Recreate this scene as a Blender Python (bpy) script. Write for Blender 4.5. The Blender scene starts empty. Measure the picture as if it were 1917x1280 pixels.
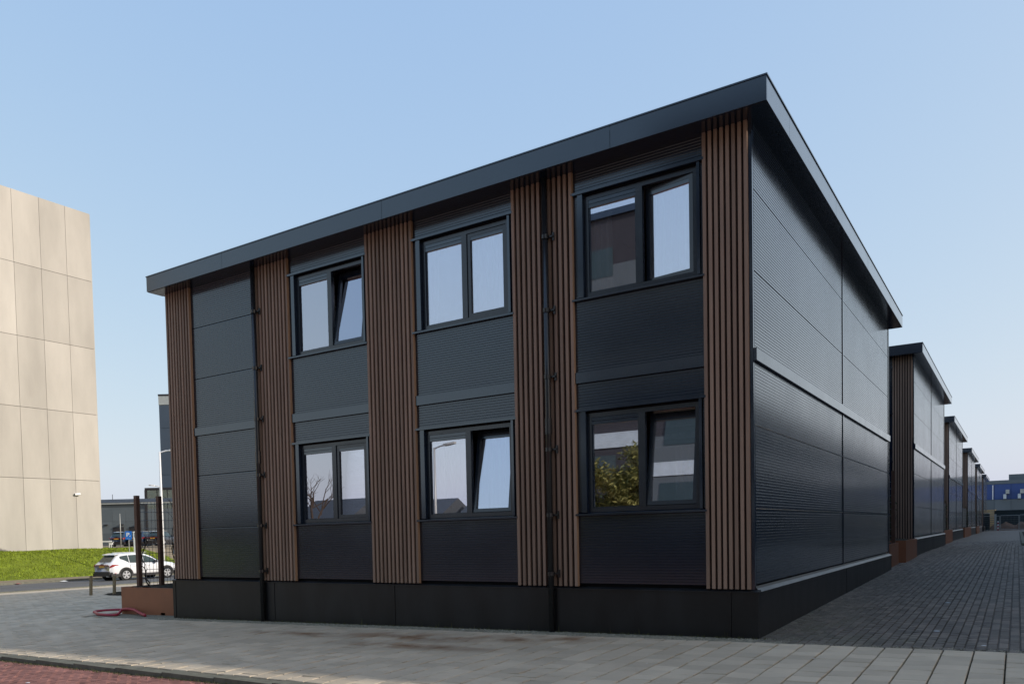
import bpy, math, random
import numpy as np
from mathutils import Vector, Matrix
random.seed(7)
rng = np.random.default_rng(7)
R = math.radians
sc = bpy.context.scene
COL = sc.collection

# ------------------------------------------------------------------ camera
yaw, pit, rol = R(35.4997), R(-2.27457), R(-1.36673)
F = Vector((-math.sin(yaw)*math.cos(pit), math.cos(yaw)*math.cos(pit), math.sin(pit)))
R0 = Vector((math.cos(yaw), math.sin(yaw), 0)); U0 = R0.cross(F)
RX = R0*math.cos(rol)+U0*math.sin(rol); UX = U0*math.cos(rol)-R0*math.sin(rol)
cd = bpy.data.cameras.new('camera'); cam = bpy.data.objects.new('camera', cd); COL.objects.link(cam)
m = Matrix((RX, UX, -F)).transposed().to_4x4(); m.translation = Vector((2.8617, -11.4651, 1.5024))
cam.matrix_world = m
cd.sensor_width = 36; cd.lens = 36*1538.07/1917; cd.shift_x = 150/1917; cd.shift_y = 420.21/1917
cd.clip_start = .1; cd.clip_end = 5000
sc.camera = cam
# ------------------------------------------------------------------ sky, sun, exposure
SUN_EL = R(24); SH = Vector((.955, .296)).normalized()
sd = Vector((SH.x*math.cos(SUN_EL), SH.y*math.cos(SUN_EL), math.sin(SUN_EL)))
w = bpy.data.worlds.new('World'); sc.world = w; w.use_nodes = True
nt = w.node_tree; bg = nt.nodes['Background']
sky = nt.nodes.new('ShaderNodeTexSky'); sky.sky_type = 'NISHITA'; sky.sun_disc = False
sky.sun_elevation = SUN_EL; sky.sun_rotation = math.atan2(SH.x, SH.y)
sky.air_density = 1.0; sky.dust_density = 2.0; sky.ozone_density = 1.6; sky.altitude = 0
# thin high haze: compress the range of the clear sky per channel so that it whitens evenly towards the horizon
sp = nt.nodes.new('ShaderNodeSeparateColor'); cb = nt.nodes.new('ShaderNodeCombineColor'); nt.links.new(sky.outputs[0], sp.inputs[0])
for i, (A_, p_) in enumerate(((1.13, .49), (1.0, .335), (.905, .09))):
    m1 = nt.nodes.new('ShaderNodeMath'); m1.operation = 'MULTIPLY'; m1.inputs[1].default_value = .11
    m2 = nt.nodes.new('ShaderNodeMath'); m2.operation = 'POWER'; m2.inputs[1].default_value = p_
    m3 = nt.nodes.new('ShaderNodeMath'); m3.operation = 'MULTIPLY'; m3.inputs[1].default_value = A_/2**.25/.12
    nt.links.new(sp.outputs[i], m1.inputs[0]); nt.links.new(m1.outputs[0], m2.inputs[0]); nt.links.new(m2.outputs[0], m3.inputs[0]); nt.links.new(m3.outputs[0], cb.inputs[i])
nt.links.new(cb.outputs[0], bg.inputs[0]); bg.inputs[1].default_value = .12
sl = bpy.data.lights.new('sun', 'SUN'); so = bpy.data.objects.new('sun', sl); COL.objects.link(so)
sl.energy = 3.2; sl.angle = R(.53); sl.color = (1, .93, .82)
so.rotation_euler = sd.to_track_quat('Z', 'Y').to_euler()
sc.view_settings.view_transform = 'Standard'; sc.view_settings.look = 'None'
sc.view_settings.gamma = 1; sc.view_settings.use_curve_mapping = False
sc.view_settings.exposure = 0.25
try:
    sc.cycles.use_denoising = True
    sc.cycles.max_bounces = 6
except Exception: pass

# ------------------------------------------------------------------ terrain function
def gz(x, y):
    x = np.asarray(x, float); y = np.asarray(y, float)
    hr = np.interp(y, [-100, 0, 24, 60, 150, 400], [-1.63, 0, .39, .36, .12, 0])
    hl = np.where(y < 0, y*.0163, -.004*np.clip(y, 0, 40))
    b = np.clip((-14-x)/16, 0, 1)
    return .017*np.clip(x, -14, 6) + .013*(np.clip(x, -46, -14)+14) + (1-b)*hr + b*hl
def g(x, y): return float(gz(x, y))

# ------------------------------------------------------------------ helpers
def tag(o, label=None, cat=None, group=None, kind=None):
    if label: o['label'] = label
    if cat: o['category'] = cat
    if group: o['group'] = group
    if kind: o['kind'] = kind
    return o
def empty(name, loc=(0, 0, 0), rz=0, label=None, cat=None, group=None, kind=None):
    o = bpy.data.objects.new(name, None); COL.objects.link(o); o.location = loc; o.rotation_euler = (0, 0, rz)
    o.empty_display_size = .3
    return tag(o, label, cat, group, kind)
class MB:
    def __init__(s): s.v = []; s.f = []; s.t = []; s.m = []; s.mi = 0
    def add(s, vs, fs, tone=None):
        n = len(s.v); s.v += [tuple(p) for p in vs]; s.f += [tuple(i+n for i in f) for f in fs]
        s.t += [0.5 if tone is None else tone]*len(vs); s.m += [s.mi]*len(fs); return s
    def box(s, x0, x1, y0, y1, z0, z1, tone=None, bottom=True):
        vs = [(x0, y0, z0), (x1, y0, z0), (x1, y1, z0), (x0, y1, z0), (x0, y0, z1), (x1, y0, z1), (x1, y1, z1), (x0, y1, z1)]
        fs = [(4, 5, 6, 7), (0, 1, 5, 4), (1, 2, 6, 5), (2, 3, 7, 6), (3, 0, 4, 7)]
        if bottom: fs.append((3, 2, 1, 0))
        return s.add(vs, fs, tone)
    def prism(s, poly, h0, h1, axis='z', tone=None):
        n = len(poly)
        def P(a, b, h): return {'z': (a, b, h), 'y': (a, h, b), 'x': (h, a, b)}[axis]
        vs = [P(a, b, h0) for a, b in poly]+[P(a, b, h1) for a, b in poly]
        fs = [tuple(range(n-1, -1, -1)), tuple(range(n, 2*n))]+[(i, (i+1) % n, n+(i+1) % n, n+i) for i in range(n)]
        return s.add(vs, fs, tone)
    def tube(s, pts, r, n=8, caps=True, tone=None):
        pts = [Vector(p) for p in pts]; rs = r if isinstance(r, (list, tuple)) else [r]*len(pts)
        vs = []; fs = []
        for i, p in enumerate(pts):
            d = (pts[min(i+1, len(pts)-1)]-pts[max(i-1, 0)]).normalized()
            a = d.cross(Vector((0, 0, 1)))
            if a.length < .05: a = d.cross(Vector((1, 0, 0)))
            a.normalize(); b = d.cross(a)
            for k in range(n):
                t = 2*math.pi*k/n; vs.append(p+(a*math.cos(t)+b*math.sin(t))*rs[i])
        for i in range(len(pts)-1):
            for k in range(n):
                fs.append((i*n+k, i*n+(k+1) % n, (i+1)*n+(k+1) % n, (i+1)*n+k))
        if caps: fs += [tuple(range(n-1, -1, -1)), tuple(range((len(pts)-1)*n, len(pts)*n))]
        return s.add(vs, fs, tone)
    def build(s, name, mat, parent=None, smooth=False, kind=None):
        me = bpy.data.meshes.new(name); me.from_pydata(s.v, [], s.f)
        for mm in (mat if isinstance(mat, (list, tuple)) else [mat]): me.materials.append(mm)
        if s.mi: me.polygons.foreach_set('material_index', s.m)
        a = me.attributes.new('tone', 'FLOAT', 'POINT'); a.data.foreach_set('value', np.array(s.t, np.float32))
        if smooth: me.polygons.foreach_set('use_smooth', [True]*len(me.polygons))
        me.update()
        o = bpy.data.objects.new(name, me); COL.objects.link(o)
        if parent: o.parent = parent
        if kind: o['kind'] = kind
        return o
def xform(o, loc=None, rot=None):
    if loc: o.location = loc
    if rot: o.rotation_euler = rot
    return o
def copy_tree(o, parent=None, skip=None):
    c = o.copy(); COL.objects.link(c); c.parent = parent
    for ch in list(o.children):
        if skip and skip(ch): continue
        copy_tree(ch, c)
    return c

# ------------------------------------------------------------------ materials
def mat(name, col, rough=.6, spec=.5, metal=0, var=.12, scale=3., bump=0., bscale=60., tone=0., stretch=(1, 1, 1), col2=None, coat=0, ior=1.5):
    m = bpy.data.materials.new(name); m.use_nodes = True; N = m.node_tree.nodes; L = m.node_tree.links
    b = N['Principled BSDF']; b.inputs['Roughness'].default_value = rough; b.inputs['Metallic'].default_value = metal
    b.inputs['Specular IOR Level'].default_value = spec; b.inputs['Coat Weight'].default_value = coat; b.inputs['Coat Roughness'].default_value = (.12 if ior > 1.51 else .03); b.inputs['IOR'].default_value = ior; b.inputs['Specular Tint'].default_value = ((.86, .94, 1.0, 1) if ior > 1.51 else (1, 1, 1, 1))
    tc = N.new('ShaderNodeNewGeometry'); mp = N.new('ShaderNodeMapping'); mp.inputs['Scale'].default_value = stretch
    L.new(tc.outputs['Position'], mp.inputs[0])
    no = N.new('ShaderNodeTexNoise'); no.inputs['Scale'].default_value = scale; no.inputs['Detail'].default_value = 6; no.inputs['Roughness'].default_value = .6
    L.new(mp.outputs[0], no.inputs[0])
    mx = N.new('ShaderNodeMix'); mx.data_type = 'RGBA'
    c = Vector(col); c2 = Vector(col2) if col2 else c*(1+var)
    mx.inputs[6].default_value = (*(c*(1-var) if not col2 else c), 1); mx.inputs[7].default_value = (*c2, 1)
    cr = N.new('ShaderNodeMapRange'); cr.inputs[1].default_value = .3; cr.inputs[2].default_value = .7
    L.new(no.outputs[0], cr.inputs[0]); L.new(cr.outputs[0], mx.inputs[0])
    out = mx.outputs[2]
    if tone:
        at = N.new('ShaderNodeAttribute'); at.attribute_name = 'tone'
        mr = N.new('ShaderNodeMapRange'); mr.inputs[3].default_value = 1-tone; mr.inputs[4].default_value = 1+tone
        L.new(at.outputs['Fac'], mr.inputs[0])
        vm = N.new('ShaderNodeVectorMath'); vm.operation = 'SCALE'; L.new(out, vm.inputs[0]); L.new(mr.outputs[0], vm.inputs['Scale']); out = vm.outputs[0]
    L.new(out, b.inputs['Base Color'])
    rr = N.new('ShaderNodeMapRange'); rv = .02 if rough < .16 else .08; rr.inputs[3].default_value = max(rough-rv, .02); rr.inputs[4].default_value = min(rough+rv, 1)
    L.new(no.outputs[0], rr.inputs[0]); L.new(rr.outputs[0], b.inputs['Roughness'])
    if bump:
        n2 = N.new('ShaderNodeTexNoise'); n2.inputs['Scale'].default_value = bscale; n2.inputs['Detail'].default_value = 3
        L.new(tc.outputs['Position'], n2.inputs[0])
        bp = N.new('ShaderNodeBump'); bp.inputs['Strength'].default_value = bump; bp.inputs['Distance'].default_value = .01
        L.new(n2.outputs[0], bp.inputs['Height']); L.new(bp.outputs[0], b.inputs['Normal'])
    m['out'] = 0
    return m
def mask_mix(m, color, ellipses, noise_scale=2.5, lo=.45, hi=.7, amt=.8):
    """stain: colour mixed in inside soft world-space ellipses broken up by noise"""
    N = m.node_tree.nodes; L = m.node_tree.links; b = N['Principled BSDF']
    src = b.inputs['Base Color'].links[0].from_socket
    ge = N.new('ShaderNodeNewGeometry'); prev = None
    for (cx, cy, rx, ry) in ellipses:
        mp = N.new('ShaderNodeVectorMath'); mp.operation = 'SUBTRACT'; mp.inputs[1].default_value = (cx, cy, 0); L.new(ge.outputs['Position'], mp.inputs[0])
        m2 = N.new('ShaderNodeVectorMath'); m2.operation = 'MULTIPLY'; m2.inputs[1].default_value = (1/rx, 1/ry, 0); L.new(mp.outputs[0], m2.inputs[0])
        ln = N.new('ShaderNodeVectorMath'); ln.operation = 'LENGTH'; L.new(m2.outputs[0], ln.inputs[0])
        mr = N.new('ShaderNodeMapRange'); mr.inputs[1].default_value = 1; mr.inputs[2].default_value = .2; L.new(ln.outputs['Value'], mr.inputs[0])
        if prev is None: prev = mr.outputs[0]
        else:
            a = N.new('ShaderNodeMath'); a.operation = 'MAXIMUM'; L.new(prev, a.inputs[0]); L.new(mr.outputs[0], a.inputs[1]); prev = a.outputs[0]
    no = N.new('ShaderNodeTexNoise'); no.inputs['Scale'].default_value = noise_scale; no.inputs['Detail'].default_value = 5; L.new(ge.outputs['Position'], no.inputs[0])
    r = N.new('ShaderNodeMapRange'); r.inputs[1].default_value = lo; r.inputs[2].default_value = hi; L.new(no.outputs[0], r.inputs[0])
    mu = N.new('ShaderNodeMath'); mu.operation = 'MULTIPLY'; L.new(prev, mu.inputs[0]); L.new(r.outputs[0], mu.inputs[1])
    m3 = N.new('ShaderNodeMath'); m3.operation = 'MULTIPLY'; m3.inputs[1].default_value = amt; L.new(mu.outputs[0], m3.inputs[0])
    mx = N.new('ShaderNodeMix'); mx.data_type = 'RGBA'; mx.inputs[7].default_value = (*color, 1)
    L.new(m3.outputs[0], mx.inputs[0]); L.new(src, mx.inputs[6]); L.new(mx.outputs[2], b.inputs['Base Color'])
    return m
def glass_mat(name, tint=(.90, .90, 1.0), fac=.48, trans=(.93, .95, .94), rough=.0):
    m = bpy.data.materials.new(name); m.use_nodes = True; N = m.node_tree.nodes; L = m.node_tree.links
    N.remove(N['Principled BSDF']); out = N['Material Output']
    gl = N.new('ShaderNodeBsdfGlossy'); gl.inputs['Color'].default_value = (*tint, 1); gl.inputs['Roughness'].default_value = rough
    tr = N.new('ShaderNodeBsdfTransparent'); tr.inputs['Color'].default_value = (*trans, 1)
    fr = N.new('ShaderNodeFresnel'); fr.inputs[0].default_value = 1.5
    ma = N.new('ShaderNodeMath'); ma.operation = 'ADD'; ma.use_clamp = True; ma.inputs[1].default_value = fac; L.new(fr.outputs[0], ma.inputs[0])
    mx = N.new('ShaderNodeMixShader'); L.new(ma.outputs[0], mx.inputs[0]); L.new(tr.outputs[0], mx.inputs[1]); L.new(gl.outputs[0], mx.inputs[2])
    L.new(mx.outputs[0], out.inputs[0]); return m
M = dict(
    clad=mat('anthracite_cladding', (.007, .012, .025), .17, .85, var=.10, scale=.8, ior=1.52, coat=.45),
    trim=mat('anthracite_trim', (.007, .014, .030), .16, .9, ior=1.52, coat=.45, var=.08, scale=1.5),
    plinth=mat('black_plinth', (.010, .010, .011), .38, .45, var=.5, scale=2.5, stretch=(1, 1, .4)),
    core=mat('dark_substructure', (.008, .008, .010), .8, .2),
    slat=mat('brown_composite_slat', (.27, .176, .128), .55, .35, var=.16, scale=2.2, stretch=(3, 3, .35), bump=.12, bscale=90, tone=.2),
    moss=mat('dull_moss', (.085, .09, .04), .9, .1, var=.4, scale=12),
    slatlit=mat('warm_lit_slat_side', (.40, .235, .14), .5, .4, var=.12, scale=2, stretch=(3, 3, .3)),  # slat brown lightened to stand in for warm light on the side faces
    slatback=mat('brown_slat_backing', (.035, .020, .016), .7, .2),
    frame=mat('anthracite_window_frame', (.013, .019, .029), .24, .8, var=.05),
    pipe=mat('black_downpipe', (.018, .018, .020), .22, .55, var=.1),
    room=mat('room_plaster', (.55, .53, .49), .9, .2), roomfloor=mat('room_floor', (.25, .2, .15), .6),
    roof=mat('grey_roofing', (.12, .12, .13), .9),
    soil=mat('dark_soil', (.035, .03, .022), .95, .1, var=.4, scale=14, bump=.6, bscale=40),
    corten=mat('red_brown_steel', (.33, .13, .065), .5, .4, var=.10, scale=2.5, bump=.03),
    post=mat('rusty_post', (.13, .068, .047), .6, .3, var=.25, scale=8),
    wire=mat('galvanised_wire', (.22, .22, .22), .45, .5, metal=.6), stem=mat('climber_stem', (.045, .03, .02), .8, .2),
    leaf=mat('ivy_leaf', (.035, .06, .02), .6, .3, var=.4, scale=12),
    conc=mat('precast_concrete', (.435, .41, .37), .85, .2, var=.13, scale=.42, stretch=(1, 1, .3), bump=.2, bscale=14, tone=.10),
    concgap=mat('panel_joint', (.24, .21, .18), .9, .1),
    grass=mat('mown_grass', (.16, .20, .02), .9, .15, var=.35, scale=1.2, bump=.5, bscale=30), blade=mat('grass_blade', (.19, .24, .02), .7, .2, tone=.4, var=.25, scale=.8),
    tan=mat('dry_verge', (.26, .21, .145), .95, .1, var=.25, scale=1.8, bump=.3),
    asphalt=mat('worn_asphalt', (.13, .128, .125), .85, .25, var=.14, scale=1.2, bump=.5, bscale=120),
    white=mat('white_paint', (.80, .80, .80), .4, .5, var=.04), roadpaint=mat('road_marking', (.42, .42, .42), .8, .2, var=.3, scale=6),
    kerb=mat('concrete_kerb', (.17, .165, .13), .9, .2, var=.22, scale=7, bump=.4, bscale=60, tone=.12),
    carpaint=mat('white_car_paint', (.78, .78, .80), .22, .5, var=.01, coat=.6), dark=mat('black_plastic', (.028, .026, .028), .55, .4),
    tyre=mat('tyre_rubber', (.02, .02, .02), .85, .2), rim=mat('silver_rim', (.62, .62, .64), .3, .5, metal=.5),
    rimdark=mat('rim_recess', (.04, .04, .045), .5), red=mat('red_lens', (.35, .02, .02), .2, .5), plate=mat('yellow_plate', (.62, .36, .06), .5),
    carglass=mat('tinted_car_glass', (.03, .05, .05), .06, .6, var=.02),
    hose=mat('red_rubber_hose', (.36, .035, .06), .5, .4, var=.15, scale=9),
    wood=mat('weathered_stake', (.26, .20, .12), .85, .2, var=.3, scale=20),
    curtain=mat('white_curtain', (.84, .84, .86), .9, .1, var=.06, scale=3, stretch=(6, 6, .4)),
    blind=mat('pale_blind', (.78, .77, .75), .8, .1, var=.05), blinddark=mat('blind_sheer_band', (.50, .49, .48), .8, .1, var=.05),
    shade=mat('cream_lampshade', (.7, .62, .45), .6), chairbrown=mat('brown_chair', (.22, .11, .06), .5), teal=mat('teal_box', (.12, .22, .22), .5),
    hall=mat('grey_hall_cladding', (.115, .135, .145), .6, .4, var=.1, scale=.3, tone=.1), hallband=mat('blue_grey_roof_band', (.085, .11, .15), .5),
    tower=mat('blue_grey_tower_cladding', (.062, .085, .115), .5, .4, var=.05, scale=.2, tone=.06), coping=mat('pale_coping', (.40, .42, .40), .6),
    bluep=mat('blue_cladding', (.045, .085, .25), .6, .4, var=.07, scale=.3, tone=.08), greyp=mat('grey_cladding', (.13, .155, .175), .7, .3, var=.08, scale=.3, tone=.06),
    bluesign=mat('blue_sign', (.01, .16, .62), .4), carblue=mat('blue_car_paint', (.015, .03, .06), .25, .5, coat=.5), cardark=mat('dark_car_paint', (.03, .032, .037), .25, .5, coat=.5),
    steel=mat('galvanised_steel', (.42, .43, .42), .5, .5, metal=.3), brick=mat('brown_brick_wall', (.15, .085, .05), .85, .2, var=.2, scale=2),
    tealroof=mat('slate_blue_roof', (.06, .065, .07), .6), officewall=mat('dark_office_wall', (.05, .048, .055), .7, .3, var=.06), greyb=mat('grey_render', (.055, .062, .072), .7, .3, var=.06), paleband=mat('pale_band', (.55, .62, .66), .6),
    bark=mat('tree_bark', (.16, .12, .08), .9, .1), pine=mat('pine_foliage', (.25, .25, .09), .8, .2, tone=.5, var=.3, scale=2), twig=mat('bare_twigs', (.09, .065, .05), .9, .1),
    sand=mat('pale_timber', (.62, .48, .27), .8), darkgreen=mat('dark_green_container', (.014, .03, .035), .6), brownearth=mat('brown_earth', (.16, .10, .07), .95),
)
M['slab'] = mat('concrete_paving_slab', (.54, .45, .335), .8, .25, var=.12, scale=1.1, bump=.6, bscale=110, tone=.12)
M['brickpave'] = mat('dark_paving_brick', (.13, .108, .088), .68, .45, var=.3, scale=3.2, bump=.8, bscale=70, tone=.38)
M['redbrick'] = mat('red_clinker', (.29, .135, .11), .85, .2, var=.2, scale=2.2, bump=.5, bscale=90, tone=.25)
M['joint'] = mat('sandy_joint_bed', (.075, .068, .045), .95, .1, var=.35, scale=9, bump=.4)
M['gravel'] = mat('mossy_gravel', (.25, .23, .175), .95, .1, var=.35, scale=16, bump=.8, bscale=70)
M['stone'] = mat('gravel_stone', (.30, .28, .22), .9, .2, tone=.5)
mask_mix(M['slab'], (.21, .105, .045), [(-4.9, -1.25, 2.0, .55), (-3.0, -1.0, 1.3, .5), (-6.9, -1.5, 1.7, .35), (-4.2, -2.1, 1.8, .3), (-2.4, -.85, .7, .4)], 2.0, .38, .60, .9)
mask_mix(M['slab'], (.13, .11, .085), [(-5, -1.6, 6, 1.6)], 1.1, .35, .75, .55)
mask_mix(M['brickpave'], (.075, .08, .04), [(.4, 1.5, .9, 4.5), (1.0, .2, 1.6, .8)], 3.0, .35, .7, .6)
M['pane'] = glass_mat('window_glass')
M['farglass'] = glass_mat('atrium_glass', (.75, .85, .82), .35, (.45, .58, .55))

# ------------------------------------------------------------------ the ground
def sheet(name, xs, ys, m, dz=0., zf=None, kind='structure'):
    X, Y = np.meshgrid(xs, ys); Z = (gz(X, Y) if zf is None else zf(X, Y))+dz
    nx, ny = len(xs), len(ys); v = np.stack([X, Y, Z], -1).reshape(-1, 3)
    f = [(j*nx+i, j*nx+i+1, (j+1)*nx+i+1, (j+1)*nx+i) for j in range(ny-1) for i in range(nx-1)]
    me = bpy.data.meshes.new(name); me.from_pydata(v.tolist(), [], f); me.materials.append(m)
    me.attributes.new('tone', 'FLOAT', 'POINT').data.foreach_set('value', np.full(len(v), .5, np.float32))
    me.polygons.foreach_set('use_smooth', [True]*len(f))
    o = bpy.data.objects.new(name, me); COL.objects.link(o)
    if kind: o['kind'] = kind
    return o
xs = np.array(sorted(set([-2500, -600, -250, -150, -110, -80, -62, -57, -50, -46, -44, -42, -40, -36, -33, -30, -26, -22, -18, -16, -14, -12, -9, -6, -3, 0, 3, 6, 12, 30, 60, 120, 400, 2500])), float)
ys = np.array([-2500, -600, -200, -100, -60, -40, -30, -20, -10, -6, -5, -4, -2, 0, 2, 5, 8, 12, 16, 20, 24, 30, 40, 60, 100, 150, 250, 400, 1000, 2500], float)
ground = sheet('ground', xs, ys, M['tan'], dz=-.13)
tag(ground, 'sandy earth that lies under the paving and reaches to the horizon')
def frange(a, b, s): return np.append(np.arange(a, b, s), b)
# pavement bed under slabs, and road
bed = sheet('pavement', frange(-31, 8.5, 2), np.array([-4.82, -4, -2, -.46]), M['joint'], dz=-.022)
tag(bed, 'grey slab pavement in front of the black building')
bed2 = sheet('courtyard_paving', frange(-31, -12.6, 2.3), frange(-.45, 32, 2.5), M['slab'], dz=-.016)
tag(bed2, 'open grey paved yard left of the black building')
alley = sheet('alley', np.array([-6, -3, 0, 1.5, 3.0, 5, 7.2]), frange(-.45, 116, 2.9), M['brickpave'], dz=-.014)
tag(alley, 'shaded brick paved alley running along the row of black buildings')
strip = sheet('gravel_strip', frange(-15.6, .5, 1.2), np.array([-.46, .3]), M['gravel'], dz=.0)
tag(strip, 'narrow mossy gravel strip at the foot of the black building')
redroad = sheet('red_brick_road', frange(-31, 8.5, 2), frange(-16, -5.02, 1.2), M['redbrick'], dz=-.07)
tag(redroad, 'red brick road in the foreground')
road = sheet('road', np.array([-37.2, -34, -31]), frange(-120, 200, 10), M['asphalt'], dz=-.05)
tag(road, 'grey asphalt road passing between the yard and the parked white car')
park = sheet('parking_lane', np.array([-41.2, -39, -37.2]), frange(-120, 200, 10), M['asphalt'], dz=-.045)
tag(park, 'kerbside parking lane under the white car')
side = sheet('far_pavement', np.array([-46, -43.5, -41.2]), frange(-120, 200, 10), M['tan'], dz=.05)
tag(side, 'sandy footway between the parking lane and the grass bank')
mk = sheet('lane_marking', np.array([-31.9, -31.72]), frange(-120, 200, 10), M['roadpaint'], dz=-.044); tag(mk, 'pale line painted along the near edge of the asphalt road')

def berm(X, Y):
    base = gz(-46, Y)+.05
    t = np.clip((-46-X)/9.0, 0, 1); t = t*t*(3-2*t)
    return base+(0.93-base)*t + .04*np.sin(X*1.7+Y*.9)*np.clip((-46-X), 0, 1)
bank = sheet('grass_bank', frange(-60, -46, .7)[::1], frange(-40, 28.6, 1.4), M['grass'], zf=berm); tag(bank, 'green grass bank in front of the concrete hall', kind='structure')
bank2 = sheet('dry_bank', frange(-60, -46, .7), frange(28.6, 120, 5), M['tan'], zf=berm); tag(bank2, 'dry tan bank beyond the parked white car')
plateau = sheet('car_park_ground', np.array([-400, -200, -120, -80, -60]), frange(24, 420, 30), M['tan'], zf=lambda X, Y: X*0+.93); tag(plateau, 'raised car park ground beyond the grass bank')
# grass blades on the bank
mb = MB(); 
for i in range(26000):
    x = -46-13*random.random()**.8; y = random.uniform(8, 28.6); z = float(berm(np.array(x), np.array(y)))
    h = random.uniform(.04, .11); a = random.uniform(0, 6.28); w_ = random.uniform(.02, .05); dx, dy = math.cos(a)*w_, math.sin(a)*w_
    mb.add([(x-dx, y-dy, z-.01), (x+dx, y+dy, z-.01), (x+random.uniform(-.05, .05), y+random.uniform(-.05, .05), z+h)], [(0, 1, 2)], random.random())
tag(mb.build('grass', M['blade']), 'short green grass growing on the bank below the concrete hall', 'grass', kind='stuff')

CAMP = Vector((2.8617, -11.4651, 1.5))
# paving pieces -------------------------------------------------------
def pieces(name, cells, m, parent, top, gap, limit, wob=.002):
    cells = sorted(cells, key=lambda c: (c[0]-CAMP.x)**2+(c[1]-CAMP.y)**2 if c[4] else 1e9)
    def put(mb, cx, cy, lx, ly):
        t = random.random()
        x0, x1, y0, y1 = cx-lx/2+gap/2, cx+lx/2-gap/2, cy-ly/2+gap/2, cy+ly/2-gap/2
        zs = [g(x, y)+top+random.uniform(-wob, wob) for x, y in ((x0, y0), (x1, y0), (x1, y1), (x0, y1))]
        c = .006; X0, X1, Y0, Y1 = x0+c, x1-c, y0+c, y1-c
        vs = [(x0, y0, zs[0]-.04), (x1, y0, zs[1]-.04), (x1, y1, zs[2]-.04), (x0, y1, zs[3]-.04),
              (x0, y0, zs[0]-c), (x1, y0, zs[1]-c), (x1, y1, zs[2]-c), (x0, y1, zs[3]-c), (X0, Y0, zs[0]), (X1, Y0, zs[1]), (X1, Y1, zs[2]), (X0, Y1, zs[3])]
        fs = [(8, 9, 10, 11)]
        for k in range(4): fs += [(k, (k+1) % 4, 4+(k+1) % 4, 4+k), (4+k, 4+(k+1) % 4, 8+(k+1) % 4, 8+k)]
        mb.add(vs, fs, t)
    for c in cells[:limit]:
        mb = MB(); put(mb, *c[:4]); mb.build(name, m, parent)
    if len(cells) > limit:
        mb = MB()
        for c in cells[limit:]: put(mb, *c[:4])
        mb.build('distant_'+name+'s', m, parent, kind='stuff')
def inview(x, y):
    q = Vector((x, y, g(x, y)))-CAMP; d = q.dot(F)
    if d < .5: return False
    px = 808.5+1538*q.dot(RX)/d; py = 1060-1538*q.dot(UX)/d
    return -15 < px < 1932 and py < 1300
cells = []
for i in range(int(22/.295)):
    cx = -13.9+i*.295
    for j in range(16):
        y1 = -.46-j*.29+(.145 if i % 2 else 0); y0 = y1-.29
        y1 = min(y1, -.46); y0 = max(y0, -4.8)
        if y1-y0 < .06: continue
        cells.append((cx, (y0+y1)/2, .295, y1-y0, inview(cx, (y0+y1)/2)))
pieces('paving_slab', cells, M['slab'], bed, .012, .015, 300, .0055)
cells = []
for i in range(int(15/.295)):
    cx = -14.2-i*.295
    for j in range(72):
        cy = -4.6+j*.29+(.145 if i % 2 else 0)
        if cx > -15.2 and cy > -.5 and cy < 3: continue
        cells.append((cx, cy, .295, .29, False))
pieces('paving_slab', cells, M['slab'], bed2, .010, .014, 0, .006)
cells = []
for i in range(50):
    cx = .1125+(i-12)*.105
    for j in range(200):
        cy = -.34+j*.21+(.105 if i % 2 else 0)
        if cx < .08 and (cy < 14.2 or cy > 20.7): continue
        if cx > 4.2: continue
        cells.append((cx, cy, .105, .21, inview(cx, cy)))
pieces('paving_brick', cells, M['brickpave'], alley, .008, .010, 300, .0045)
cells = []
for j in range(26):
    cy = -5.09-j*.075
    for i in range(52):
        cx = -11.5+i*.21+(.105 if j % 2 else 0)
        cells.append((cx, cy, .21, .075, inview(cx, cy)))
pieces('red_brick', cells, M['redbrick'], redroad, -.048, .006, 300, .003)
# kerbs
def kerb(name, x0, x1, y0, y1, n, along, zt, label, m='kerb'):
    root = empty(name, ((x0+x1)/2, (y0+y1)/2, g((x0+x1)/2, (y0+y1)/2)), label=label, kind='structure')
    for i in range(n):
        a, b_ = i/n, (i+1)/n; mb = MB(); lx, ly, lz = root.location
        if along == 'x': X0, X1, Y0, Y1 = x0+(x1-x0)*a+.005, x0+(x1-x0)*b_-.005, y0, y1
        else: X0, X1, Y0, Y1 = x0, x1, y0+(y1-y0)*a+.005, y0+(y1-y0)*b_-.005
        z = g((X0+X1)/2, (Y0+Y1)/2)+zt
        mb.box(X0-lx, X1-lx, Y0-ly, Y1-ly, z-.22-lz, z-lz, random.random()); mb.build('kerb_stone', M[m], root)
kerb('kerb', -15, 5, -5.02, -4.83, 20, 'x', .008, 'mossy concrete kerb between the grey pavement and the red brick road')
kerb('kerb', -31.15, -31, -10, 30, 20, 'y', .03, 'low kerb along the near side of the asphalt road')
kerb('kerb', -41.3, -41.15, 0, 60, 30, 'y', .07, 'pale kerb behind the parked white car')
kerb('kerb', 3.02, 3.17, 30, 80, 25, 'y', .12, 'kerb on the right side of the shaded alley')
soilbed = sheet('planting_bed', np.array([3.17, 5.5]), frange(30, 80, 10), M['soil'], dz=.07); tag(soilbed, 'dark planting bed behind the kerb at the right edge of the alley')
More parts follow.
